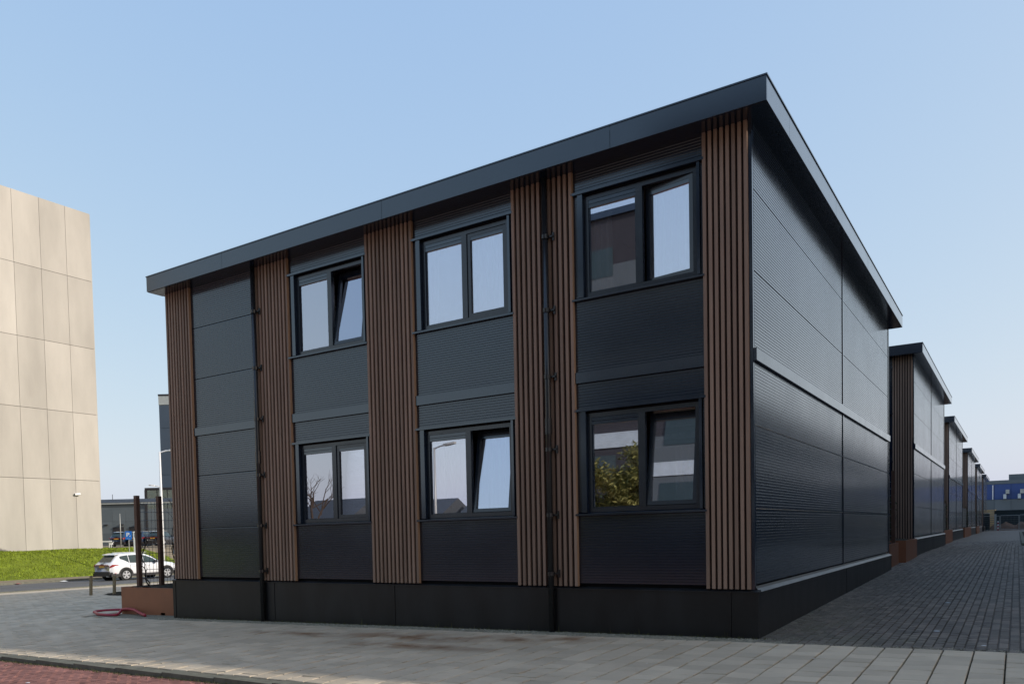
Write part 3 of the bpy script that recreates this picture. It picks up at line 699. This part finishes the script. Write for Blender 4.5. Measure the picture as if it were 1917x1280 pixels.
for (x, y, s, m_, lb) in ((-7.4, -6.0, .035, 'white', 'white paper scrap on the red bricks'), (-9.3, -5.3, .02, 'sand', 'yellow leaf on the red bricks near the left edge'), (2.0, 1.2, .05, 'paleband', 'pale scrap on the alley bricks by the front edge'), (2.55, .0, .035, 'white', 'white scrap at the alley mouth near right edge'),
                          (1.0, -1.5, .022, 'white', 'tiny white spot on the slabs in front of the corner'), (-.6, -2.4, .02, 'white', 'tiny white scrap on slabs right of the downpipe'), (-4.5, -.3, .03, 'white', 'white pebble on gravel under the middle window'), (1.9, 5.0, .06, 'paleband', 'flat pale scrap further up the alley')):
    litter(x, y, s, m_, lb, .012 if y > -4.8 else -.04)

# ------------------------------------------------------------------ cars
def car(loc, rz, paint, label, group, glassm='carglass', rear_lamp='red'):
    r = empty('parked_car', loc, rz, label=label, cat='car', group=group)
    HW = .93
    # y, ztop, zbelt, half width scale, roof half width, zbottom
    S = [(0, .98, .92, .80, .60, .42), (.06, 1.03, .98, .90, .66, .34), (.22, 1.16, 1.02, .97, .66, .28), (.48, 1.44, 1.03, .99, .62, .26), (.72, 1.60, 1.03, 1, .60, .25), (1.1, 1.655, 1.02, 1, .60, .25), (1.7, 1.665, 1.0, 1, .60, .24),
         (2.3, 1.61, .99, 1, .60, .24), (2.75, 1.43, .99, 1, .62, .25), (3.1, 1.20, .99, 1, .68, .25), (3.3, 1.08, .99, .99, .74, .25), (3.7, 1.03, .95, .98, .76, .26), (4.1, .97, .88, .94, .74, .27), (4.38, .86, .76, .86, .66, .30), (4.5, .70, .62, .74, .55, .36)]
    def ring(s):
        y, zt, zb, k, rh, z0 = s; hw = HW*k; rh = min(rh, hw-.03)
        pts = [(0, z0), (hw*.86, z0), (hw*.975, z0+.10), (hw, .52), (hw*1.0, .74), (hw*.975, zb-.04), (hw*.93, zb+.01), (rh+.02+(hw*.93-rh)*.12, zt-.10 if zt-zb > .2 else zt-.02), (rh, zt-.035 if zt-zb > .2 else zt-.008), (rh*.6, zt-.003), (0, zt)]
        return [(x, y, z) for x, z in pts]
    n = 11; vs = []; fs = []
    rings = [ring(s) for s in S]
    for rg in rings: vs += rg+[(-x, y, z) for x, y, z in rg[::-1]]
    m_ = 2*n
    for i in range(len(S)-1):
        for k in range(m_):
            fs.append((i*m_+k, i*m_+(k+1) % m_, (i+1)*m_+(k+1) % m_, (i+1)*m_+k))
    fs += [tuple(range(m_)), tuple(range(len(S)*m_-1, (len(S)-1)*m_-1, -1))]
    mb = MB(); mb.add(vs, fs); b = mb.build('body', M[paint], r, smooth=True)
    def interp(y):
        for i in range(len(S)-1):
            if S[i][0] <= y <= S[i+1][0]:
                t = (y-S[i][0])/(S[i+1][0]-S[i][0]); return [(p[0]+(q[0]-p[0])*t, y, p[2]+(q[2]-p[2])*t) for p, q in zip(rings[i], rings[i+1])]
    def sidepoint(y, t, sx, off=.008):
        rg = interp(y); p, q = Vector(rg[6]), Vector(rg[7]); a = p+(q-p)*t; return Vector(((a.x+off)*sx, a.y, a.z+.002))
    for sx in (1, -1):
        for (y0, y1, shp) in ((.66, 1.18, 0), (1.22, 2.12, 1), (2.16, 3.0, 2)):
            k = 8; vs = []
            for i in range(k+1):
                y = y0+(y1-y0)*i/k; lo, hi = .06, .93
                if shp == 0: lo = .06+.55*(1-i/k); 
                if shp == 2: hi = .93-.0*(i/k)
                vs += [sidepoint(y, lo, sx), sidepoint(y, hi, sx)]
            fs = [(2*i, 2*i+2, 2*i+3, 2*i+1) for i in range(k)]
            mb = MB(); mb.add(vs, fs); mb.build('side_window', M[glassm], r)
        # sills and arch cladding
        mb = MB(); mb.prism([(.0, .25), (4.3, .25), (4.3, .42), (3.2, .40), (1.2, .40), (0, .44)], sx*(HW*1.0-.02), sx*(HW+.008), 'x'); mb.build('sill_cladding', M['dark'], r)
        for wy in (.92, 3.62):
            mb = MB(); q = 16; vs = []
            for i in range(q+1):
                a = math.pi*(i/q)*1.08-.04*math.pi
                for rr, xo in ((.375, .012), (.46, .012), (.47, -.05)): vs.append((sx*(HW+xo), wy+rr*math.cos(a), .345+rr*math.sin(a)))
            fs = []
            for i in range(q): fs += [(3*i, 3*i+3, 3*i+4, 3*i+1), (3*i+1, 3*i+4, 3*i+5, 3*i+2)]
            mb.add(vs, fs); mb.build('arch_cladding', M['dark'], r)
            mb = MB(); mb.tube([(sx*(HW-.25), wy, .345), (sx*(HW+.004), wy, .345)], .385, 24); mb.build('wheel_well', M['tyre'], r)
            mb = MB(); mb.tube([(sx*(HW-.2), wy, .345), (sx*(HW-.0), wy, .345), (sx*(HW+.012), wy, .345)], [.345, .345, .325], 28); wl = mb.build('wheel', M['tyre'], r)
            mb = MB(); mb.tube([(sx*(HW+.008), wy, .345), (sx*(HW+.016), wy, .345)], .235, 24); mb.build('rim_recess', M['rimdark'], wl)
            mb = MB()
            for s in range(5):
                a = s*2*math.pi/5+.3; c_, s_ = math.cos(a), math.sin(a)
                P4 = [(.02, -.035), (.22, -.055), (.22, .055), (.02, .035)]
                mb.prism([(wy+u*c_-v*s_, .345+u*s_+v*c_) for u, v in P4], sx*(HW+.012), sx*(HW+.026), 'x')
            mb.tube([(sx*(HW+.012), wy, .345), (sx*(HW+.028), wy, .345)], .05, 12)
            ringv = []; 
            for i in range(24):
                a = i*2*math.pi/24
                for rr in (.215, .24): ringv.append((sx*(HW+.022), wy+rr*math.cos(a), .345+rr*math.sin(a)))
            mb.add(ringv, [(2*i, 2*i+1, (2*i+3) % 48, (2*i+2) % 48) for i in range(24)])
            mb.build('rim', M['rim'], wl)
        # lights, mirror, handles
        mb = MB(); mb.add([(sx*.925, .42, .93), (sx*.90, .10, .86), (sx*.80, -.008, .78), (sx*.80, -.008, .90), (sx*.90, .08, .985), (sx*.93, .50, .97)], [(0, 1, 4, 5), (1, 2, 3, 4)])
        o = mb.build('tail_light', M[rear_lamp], r); o.location.x = sx*.012
        mb = MB(); mb.prism([(2.72, 1.0), (2.9, 1.02), (2.88, 1.17), (2.72, 1.15)], sx*.93, sx*1.08, 'x'); mb.build('mirror', M['dark'], r)
        mb = MB(); mb.box(*sorted((sx*.90, sx*.935)), .2, .32, .45, .47); mb.build('reflector', M['red'], r)
        for yy in (1.35, 2.3): MB().box(*sorted((sx*.915, sx*.95)), yy, yy+.2, .86, .885).build('door_handle', M[paint], r)
        for yy in (1.2, 2.14, 3.05): MB().box(*sorted((sx*.925, sx*.934)), yy-.006, yy+.006, .42, .95).build('door_gap', M['dark'], r)
        mb = MB(); mb.box(*sorted((sx*.5, sx*.56)), 1.0, 2.5, 1.655, 1.69); mb.build('roof_rail', M['steel'], r)
    # rear glass, spoiler, bumper, plate, exhaust
    mb = MB(); mb.add([(-.60, .18, 1.115), (.60, .18, 1.115), (.55, .53, 1.50), (-.55, .53, 1.50)], [(0, 1, 2, 3)]); o = mb.build('rear_window', M[glassm], r); o.location = (0, -.02, .02)
    mb = MB(); mb.prism([(.40, 1.54), (.42, 1.58), (.80, 1.645), (.80, 1.60)], -.60, .60, 'x'); mb.build('spoiler', M[paint], r)
    mb = MB(); mb.box(-.78, .78, -.03, .1, .27, .56); mb.box(-.86, .86, .05, .3, .27, .54); mb.build('rear_bumper', M['dark'], r)
    MB().box(-.26, .26, -.02, .0, .80, .91).build('number_plate', M['plate'], r)
    MB().box(-.78, .78, -.012, .01, .915, .955).build('light_bar', M[rear_lamp], r)
    mb = MB()
    for x in (.5, .62): mb.tube([(x, -.04, .28), (x, .1, .28)], .04, 10)
    mb.build('exhaust', M['steel'], r)
    mb = MB(); mb.add([(-.66, 3.22, 1.13), (.66, 3.22, 1.13), (.58, 2.78, 1.42), (-.58, 2.78, 1.42)], [(0, 1, 2, 3)]); o = mb.build('windscreen', M[glassm], r); o.location = (0, .01, .012)
    return r
cx, cy = -38.42, 14.95
wc = car((cx, cy, g(cx, 17)-.045), 0, 'carpaint', 'white hatchback suv with yellow number plate parked across the road', 'cars in view'); wc.scale = (.95, 1, .92)
car((-79.3, 43.0, .93), R(28), 'carblue', 'blue grey car parked beyond the barrier, left of the parking sign', 'cars in view')
car((-77.6, 44.2, .93), R(28), 'carblue', 'dark blue car parked behind the blue parking sign', 'cars in view')
car((-75.9, 45.3, .93), R(28), 'cardark', 'black car with lit looking red tail light, right of the parking sign', 'cars in view')

# ------------------------------------------------------------------ concrete hall on the left
hall = empty('concrete_hall', (-57, 27, .9), label='tall windowless beige concrete panel hall behind the grass bank', cat='building')
zl_ = [.90, 6.37, 11.61, 16.80, 22.10, 27.40]; 
MB().box(-38, -.12, -60, -.05, -1, 26.45).build('hall_core', M['concgap'], hall)
yj = [-.05-2.075*i for i in range(30)]
yj[0] = -.05
for i in range(28):
    y1, y0 = yj[i], yj[i+1]
    for k in range(5):
        mb = MB(); mb.box(-.12, 0, y0+.012, y1-.012, zl_[k]-.9-(.6 if k == 0 else -.015), zl_[k+1]-.9-.015, random.random())
        mb.build('concrete_panel', M['conc'], hall)
MB().box(-38, -.13, -.049, .07, -.5, 26.5).build('end_wall', M['conc'], hall)
r = empty('security_camera', (-57, 24.85, 5.25), label='small white security camera on the concrete hall wall', cat='camera')
MB().box(0, .12, -.06, .06, -.06, .06).build('bracket', M['white'], r); MB().tube([(.12, -.15, -.02), (.2, .25, .02)], .09, 12).build('housing', M['white'], r); MB().tube([(.115, -.17, -.022), (.12, -.15, -.02)], .075, 12).build('lens', M['dark'], r)

# ------------------------------------------------------------------ street lamps, barrier, signs
def lamp(x, y, z, h, arm, label, m='white', r0=.10, grp='street lamps'):
    r = empty('street_lamp', (x, y, z), label=label, cat='street lamp', group=grp)
    MB().tube([(0, 0, -.1), (0, 0, h*.5), (0, 0, h)], [r0, r0*.8, r0*.6], 12).build('pole', M[m], r, smooth=True)
    ax, ay = arm; L_ = math.hypot(ax, ay)
    if L_:
        MB().tube([(0, 0, h-.05), (ax*.3, ay*.3, h+.05), (ax*.55, ay*.55, h+.07)], r0*.45, 8).build('arm', M[m], r)
        ux, uy = ax/L_, ay/L_; vs = []
        o = MB().prism([(0, -.14), (.25, -.17), (L_*.5, -.10), (L_*.5, .10), (.25, .17), (0, .14)], 0, .09).build('lamp_head', M[m], r); o.location = (ax*.5, ay*.5, h+.03); o.rotation_euler = (0, R(-6), math.atan2(ay, ax))
    return r
lamp(-43.7, 22.9, -.75, 8.15, (1.05, .76), 'tall white street lamp behind the white car at the corner of the black building')
lamp(-60.9, 35.5, .93, 5.5, (-.8, -.6), 'smaller pale street lamp in front of the glass hall')
lamp(-63.8, 33.2, .93, 3.1, (0, 0), 'thin grey pole in the car park left of the parking sign', 'steel', .05)
bar = empty('car_park_barrier', (-59.3, 27.85, .90), label='white lifting barrier at the car park entrance beside the concrete hall', cat='barrier')
MB().box(-.08, .08, -.08, .08, -.6, 1.3).build('post', M['white'], bar)
MB().box(-1.2, 1.15, .09, .14, .52, .62).build('boom', M['white'], bar); bar.rotation_euler = (0, 0, R(35)); bar.scale = (1.1, 1.1, 1.1)
cab = empty('barrier_cabinet', (-58.25, 28.55, .90), R(40), label='white barrier control cabinet right of the boom', cat='cabinet')
MB().box(-.13, .13, -.13, .13, -.6, .52).build('cabinet_body', M['white'], cab); MB().box(-.19, .19, -.16, .16, .521, .6).build('cabinet_cap', M['steel'], cab); MB().box(-.03, .03, -.135, -.131, .0, .35).build('door_slot', M['dark'], cab)
sg = empty('parking_sign', (-51.75, 25.8, .95), R(35), label='blue parking sign with white letter P and a camera symbol', cat='sign')
MB().box(-.24, .24, -.02, .0, .68, 1.31).build('sign_board', M['bluesign'], sg); MB().tube([(0, .03, -.6), (0, .03, 1.25)], .025, 8).build('post', M['steel'], sg)
mb = MB()
def letterP(mb, x, z, s, y=-.024):
    t = s*.2
    mb.box(x, x+t, y, y+.003, z, z+s); mb.box(x+t, x+s*.55, y, y+.003, z+s-t*.9, z+s); mb.box(x+t, x+s*.55, y, y+.003, z+s*.42, z+s*.42+t*.9); mb.box(x+s*.55, x+s*.55+t, y, y+.003, z+s*.47, z+s*.95)
letterP(mb, -.15, .90, .30); mb.box(.06, .14, -.024, -.021, .90, .95); mb.box(.12, .16, -.024, -.021, .96, .99); mb.box(-.1, .1, -.024, -.021, .735, .75)
mb.build('lettering', M['white'], sg)
s2 = empty('notice_sign', (-51.4, 26.15, .95), R(35), label='white notice sign with a dark symbol on a white post, right of the P sign', cat='sign')
MB().box(-.17, .17, -.02, .0, .75, 1.28).build('sign_board', M['white'], s2); mb = MB()
mb.box(-.09, -.05, -.024, -.021, .85, 1.18); mb.box(.05, .09, -.024, -.021, .85, 1.18); mb.box(-.05, .05, -.024, -.021, .85, .89); mb.box(-.05, .05, -.024, -.021, 1.14, 1.18); mb.build('symbol', M['dark'], s2)
MB().box(-.16, -.02, .0, .1, -1.0, 1.26).build('post', M['white'], s2)
mb = MB(); fr_ = empty('low_rail_fence', (-57.1, 27.9, .86), R(38), label='low dark rail fence along the edge of the car park', cat='fence')
for i in range(14): MB().box(i*1.4, i*1.4+.06, -.03, .03, -.3, .42).build('post', M['dark'], fr_)
MB().box(0, 18.2, -.02, .02, .36, .41).build('rail', M['dark'], fr_); MB().box(0, 18.2, -.02, .02, .12, .16).build('rail', M['dark'], fr_)

# ------------------------------------------------------------------ far left buildings (about 120 m away)
A = Vector((-107.4, 57.6, 0)); Bv = Vector((-100.7, 62.3, 0)); dv = (Bv-A).normalized(); ang = math.atan2(dv.y, dv.x)
fh = empty('grey_hall', (A.x-dv.x*12, A.y-dv.y*12, .9), ang, label='long low grey clad hall beyond the car park', cat='building')
for i in range(14):
    x0 = i*1.9
    for k in range(3):
        MB().box(x0+.01, x0+1.89, 0, .2, k*1.75+.01, k*1.75+1.74, random.random()).build('wall_panel', M['hall'], fh)
MB().box(0, 26.6, .21, 20, -.5, 6.0).build('hall_body', M['hall'], fh)
MB().box(0, 26.6, -.12, 20, 6.05, 6.25).build('gutter', M['coping'], fh); MB().box(0, 26.6, -.18, 20, 6.26, 6.75).build('roof_band', M['hallband'], fh)
for x0 in (15.2, 17.6): MB().box(x0, x0+1.6, -.06, -.01, .3, 2.7).build('loading_door', M['dark'], fh)
for x in (8., 10, 14, 16.3, 18.7): 
    MB().box(x, x+.5, -.5, -.01, 3.0, 3.12).build('flood_light', M['dark'], fh)
for x in (15.2, 20.4, 21.8): MB().tube([(x, .3, 6.7), (x, .3, 7.5)], .04, 6).build('roof_mast', M['dark'], fh)
ga = empty('glass_hall', (-100.6+dv.x*0, 62.4, .9), ang, label='lower glass fronted hall with thin mullions in front of the tower', cat='building')
MB().box(0, 9, .6, 12, 6.6, 7.9).build('back_wall', M['farglass'], ga); MB().box(0, 9, 3.2, 12, -.5, 6.6).build('hall_body', M['hall'], ga)
MB().box(-.25, 9, -.1, 12, 8.0, 8.3).build('roof_edge', M['dark'], ga); MB().box(-.3, 0, -.1, .5, -.3, 8.0).build('corner_post', M['dark'], ga)
for i in range(6):
    for k in range(5):
        MB().box(i*1.5+.06, i*1.5+1.44, .05, .08, k*1.6+.06, k*1.6+1.54).build('pane', M['farglass'], ga)
for i in range(7): MB().box(i*1.5-.05, i*1.5+.05, .0, .12, -.3, 8).build('mullion', M['dark'], ga)
for k in range(6): MB().box(0, 9, .01, .10, k*1.6-.05, k*1.6+.05).build('transom', M['dark'], ga)
for x in (1.6, 4.1, 6.6): MB().box(x, x+.35, 1.8, 2.4, 0, 6.5).build('pale_column', M['coping'], ga)
tw = empty('blue_grey_tower', (-99.6+3*.0, 64.3, .9), ang, label='tall blue grey clad tower behind the corner of the black building', cat='building')
for i in range(5):
    for k in range(6): MB().box(i*2.6+.02, i*2.6+2.58, .0, .15, k*3.4+.02, k*3.4+3.38, random.random()).build('wall_panel', M['tower'], tw)
MB().box(0, 13, .16, 14, -.5, 20.4).build('tower_body', M['tower'], tw); MB().box(-.02, 13, -.05, 14, 20.42, 21.7).build('parapet', M['coping'], tw); MB().box(-.06, 13, -.1, 14, 21.72, 21.95).build('coping', M['dark'], tw)

# ------------------------------------------------------------------ far end of the alley
Y = 150
bb = empty('blue_warehouse', (-9, Y, 0), label='blue and grey warehouse closing the view at the end of the alley', cat='building')
for i in range(9):
    MB().box(i*2.2+.02, i*2.2+2.18, 0, .2, 4.9, 7.35, random.random()).build('blue_panel', M['bluep'], bb)
    MB().box(i*2.2+.02, i*2.2+2.18, -.3, -.1, 0, 4.85, random.random()).build('grey_panel', M['greyp'], bb)
MB().box(0, 19.8, .21, 20, 0, 7.9).build('warehouse_body', M['greyp'], bb); MB().box(0, 19.8, -.05, 20, 7.36, 7.95).build('roof_band', M['greyp'], bb)
MB().box(10.7, 19.8, 1.5, 12, 7.96, 8.9).build('roof_plant_room', M['hall'], bb)
MB().tube([(8.6, -.15, 4.9), (8.6, -.15, 7.2)], .07, 8).build('downpipe', M['white'], bb)
for x in (10.3, 12.2):
    mb = MB(); mb.box(x, x+.5, -.8, -.02, 5.75, 6.4); mb.build('ventilation_hood', M['coping'], bb); mb = MB(); mb.box(x-.3, x+.1, -.6, -.02, 4.95, 5.7); mb.build('ventilation_duct', M['paleband'], bb)
ct = empty('site_container', (-2.0, 118, g(-1, 116)), label='dark green site container at the end of the alley', cat='container')
MB().box(-3, 1.9, 0, 2.4, 0, 2.2).build('container_body', M['darkgreen'], ct)
for i in range(20): MB().box(-2.95+i*.24, -2.83+i*.24, -.03, .0, .1, 2.1).build('corrugation', M['darkgreen'], ct)
MB().box(-3, 1.9, -.04, 2.44, 2.2, 2.3).build('roof', M['steel'], ct)
c2 = empty('skip_container', (3.2, 124, g(3, 120)), label='dark skip standing behind the mesh fence at the end of the alley', cat='skip')
MB().prism([(-2.9, .6), (1.0, .6), (1.3, 2.6), (-2.9, 2.6)], 0, 2.2, 'y').build('skip_body', M['darkgreen'], c2); MB().box(-2.9, 1.3, -.06, .0, 2.45, 2.62).build('rim', M['darkgreen'], c2)
eh = MB(); vs = []; fs = []
for i in range(21):
    for j in range(5): vs.append((-.5+i*.3, 120.5+j*.7, .0+ (1.0+.25*math.sin(i*1.1)+.15*random.random())*math.sin(math.pi*j/4)*min(1, i/3, (20-i)/3)))
for i in range(20):
    for j in range(4): fs.append((i*5+j, (i+1)*5+j, (i+1)*5+j+1, i*5+j+1))
eh.add(vs, fs); tag(eh.build('earth_heap', M['brownearth']), 'low heap of brown earth behind the mesh fence', 'earth heap', kind='stuff')
for i in range(5):
    x = -.9+i*2.0; z = g(x, 117); f_ = empty('mesh_fence', (x, 117, z), label=['mesh fence panel next to the dark container', 'mesh fence panel right of the red and white post', 'mesh fence panel in the middle before the earth heap', 'mesh fence panel at the right end of the alley', 'mesh fence panel hidden beyond the right side of the alley'][i], cat='fence', group='temporary mesh fences')
    mb = MB(); 
    for a_, b2 in (((0, 0, 0), (0, 0, 1.9)), ((1.9, 0, 0), (1.9, 0, 1.9)), ((0, 0, 1.9), (1.9, 0, 1.9)), ((0, 0, .1), (1.9, 0, .1))): mb.tube([a_, b2], .03, 6)
    mb.build('fence_frame', M['steel'], f_); mb = MB()
    for k in range(1, 13): mb.tube([(k*.146, 0, .1), (k*.146, 0, 1.9)], .008, 4, False)
    for k in range(1, 7): mb.tube([(0, 0, k*.28), (1.9, 0, k*.28)], .008, 4, False)
    mb.build('wire_mesh', M['wire'], f_)
rp = empty('marker_post', (.85, 116.2, g(1, 116)), label='red and white striped marker post beside the dark container', cat='post')
for k in range(6): MB().box(-.07, .07, -.07, .07, k*.2, k*.2+.2).build('stripe', M['white' if k % 2 else 'hose'], rp)
wp = empty('white_panel', (.55, 116.6, g(1, 116)), label='pale upright board standing beside the striped post', cat='board'); MB().box(-.1, .12, 0, .06, 0, 2.1).build('board', M['coping'], wp)
ts = 0
for (x, y, w_, h, z) in ((-2.0, 128, 1.3, 3.4, .1), (-.6, 128.3, 2.0, 2.7, .1), (1.5, 129, 1.8, 2.5, .1), (4.1, 129, 1.8, 2.6, .1)):
    o = empty('timber_stack', (x, y, z), label=['tall pale timber stack glowing beside the last black building', 'medium pale timber stack beyond the dark container', 'low pale timber stack in the middle behind the fence', 'low pale timber stack far right behind the fence'][ts], cat='timber stack', group='pale timber stacks behind the fence'); ts += 1
    k = 0
    while k*.3 < h: MB().box(-w_/2+random.uniform(-.1, .1), w_/2+random.uniform(-.1, .1), 0, 1.2, k*.3, k*.3+.24).build('timber', M['sand'], o); k += 1

# ------------------------------------------------------------------ neighbours out of frame that shade the alley and show in the panes
def block(name, x0, x1, y0, y1, h, wallm, label, faces, band=None, z=0.):
    r = empty(name, ((x0+x1)/2, (y0+y1)/2, z), label=label, cat='building'); a, b_ = (x1-x0)/2, (y1-y0)/2
    MB().box(-a, a, -b_, b_, -2, h).build('wall', M[wallm], r); MB().box(-a-.15, a+.15, -b_-.15, b_+.15, h+.001, h+.3).build('roof_edge', M['trim'], r)
    for fc in faces:
        n = int((2*(a if fc in 'ns' else b_))/3.2); fl = int(h/3.2)
        for i in range(n):
            for k in range(fl):
                u = -(a if fc in 'ns' else b_)+.8+i*3.2; z0 = 1.1+k*3.2
                if fc == 'n': bb_ = (u, u+1.7, b_+.001, b_+.04, z0, z0+1.3)
                elif fc == 's': bb_ = (u, u+1.7, -b_-.04, -b_-.001, z0, z0+1.3)
                else: bb_ = (-a-.04, -a-.001, u, u+1.7, z0, z0+1.3)
                MB().box(*bb_).build('window', M['carglass'], r)
    if band:
        k = 0
        while k*3.2+.4 < h-6:
            MB().box(-a-.06, a+.06, b_+.001, b_+.06, k*3.2+2.75, k*3.2+3.45).build('facade_band', M[band], r); k += 1
    return r
block('apartment_block', 7.4, 42, 4.5, 21, 12.8, 'greyb', 'grey apartment block that stands east of the alley, out of the picture', 'w')
block('apartment_block', 9.0, 42, 21.2, 125, 8.2, 'greyb', 'lower grey block further along the east side of the alley', 'w')
block('office_building', -15.0, 26, -38, -25, 16.6, 'officewall', 'grey office building with pale bands behind the photographer', 'n', 'paleband', -.6)
ofc = [o for o in COL.objects if o.name.startswith('office_building')][0]
MB().box(-15.8, 20.5, -6.5, 6.3, 16.91, 19.6).build('upper_storey', M['officewall'], ofc)
MB().box(-20.5, 20.5, 6.501, 6.52, 8.6, 14.4).build('pale_cladding', M['hall'], ofc)
for i in range(11):
    for k in range(1): MB().box(-14.6+i*3.2, -12.9+i*3.2, 6.302, 6.34, 17.4+k*2.6, 18.9+k*2.6).build('window', M['carglass'], ofc)
for i, (x, w_, h) in enumerate(((-88, 9, 6.2), (-76, 9, 5.6), (-64, 9, 6.4), (-52, 9, 5.8), (-40, 9, 6.1))):
    r = empty('brick_house', (x, -64, -1.2), label=['leftmost', 'second', 'third', 'fourth', 'rightmost'][i]+' brown brick house of the row across the red road', cat='house', group='brick houses mirrored in the panes')
    MB().box(-w_/2, w_/2, -4, 4, -1, h-1.6).build('wall', M['brick'], r); MB().prism([(-4.3, h-1.6), (4.3, h-1.6), (0, h+.8)], -w_/2-.2, w_/2+.2, 'x').build('roof', M['tealroof'], r)
    for u in (-2.8, .2, 2.2): MB().box(u, u+1.1, 4.0, 4.05, 1.0, 2.4).build('window', M['carglass'], r)
lamp(-19.6, -20.3, g(-19, -20), 6.2, (1.2, 0), 'street lamp behind the photographer mirrored in the lower middle window', 'steel', .08)
def tree(x, y, h, label, leaves=0, seed=0, spread=1., lowz=.3):
    rd = random.Random(seed); r = empty('leafy_tree' if leaves else 'bare_tree', (x, y, g(x, y)-.05), label=label, cat='tree'); mb = MB(); tips = []
    def grow(p, d, L_, rad, lv):
        e = p+d*L_; mb.tube([p, (p+e)/2+Vector((rd.uniform(-.05, .05), rd.uniform(-.05, .05), 0))*L_, e], [rad, rad*.8, rad*.6], 6 if lv < 2 else 4, lv == 0)
        tips.append((e, lv))
        if lv < 4:
            for k in range(3 if lv else 5):
                nd = (d+Vector((rd.uniform(-1, 1)*spread, rd.uniform(-1, 1)*spread, rd.uniform(-.2, .6)))).normalized(); grow(p+d*L_*rd.uniform(lowz+.2, 1), nd, L_*rd.uniform(.5, .75), rad*.5, lv+1)
    grow(Vector((0, 0, 0)), Vector((0, 0, 1)), h*.42, h*.018, 0)
    mb.build('trunk', M['bark' if leaves else 'twig'], r)
    if leaves:
        mb = MB(); tp = [t for t, l in tips if l >= 2]
        for i in range(leaves):
            q = rd.choice(tp)+Vector((rd.gauss(0, .22), rd.gauss(0, .22), rd.gauss(0, .18))); s = rd.uniform(.06, .15); dd = Vector((rd.gauss(0, 1), rd.gauss(0, 1), rd.gauss(0, 1))).normalized(); e = dd.orthogonal().normalized()
            mb.add([q-dd*s, q-e*s*.35, q+dd*s, q+e*s*.35], [(0, 1, 2, 3)], rd.random())
        mb.build('crown', M['pine'], r)
tree(-10.0, -20.0, 5.9, 'bushy yellow green pine behind the photographer mirrored in the lower right window', 16000, 4, 1.1, .1)
tree(-12.0, -19.4, 4.9, 'second yellow green pine left of the first, mirrored in the lower right window', 12000, 6, 1.1, .1)
tree(-33, -26, 8.5, 'tall bare tree mirrored in the lower left window', 0, 2)
tree(-21.5, -27, 5.0, 'small bare tree mirrored in the lower middle window', 0, 5)
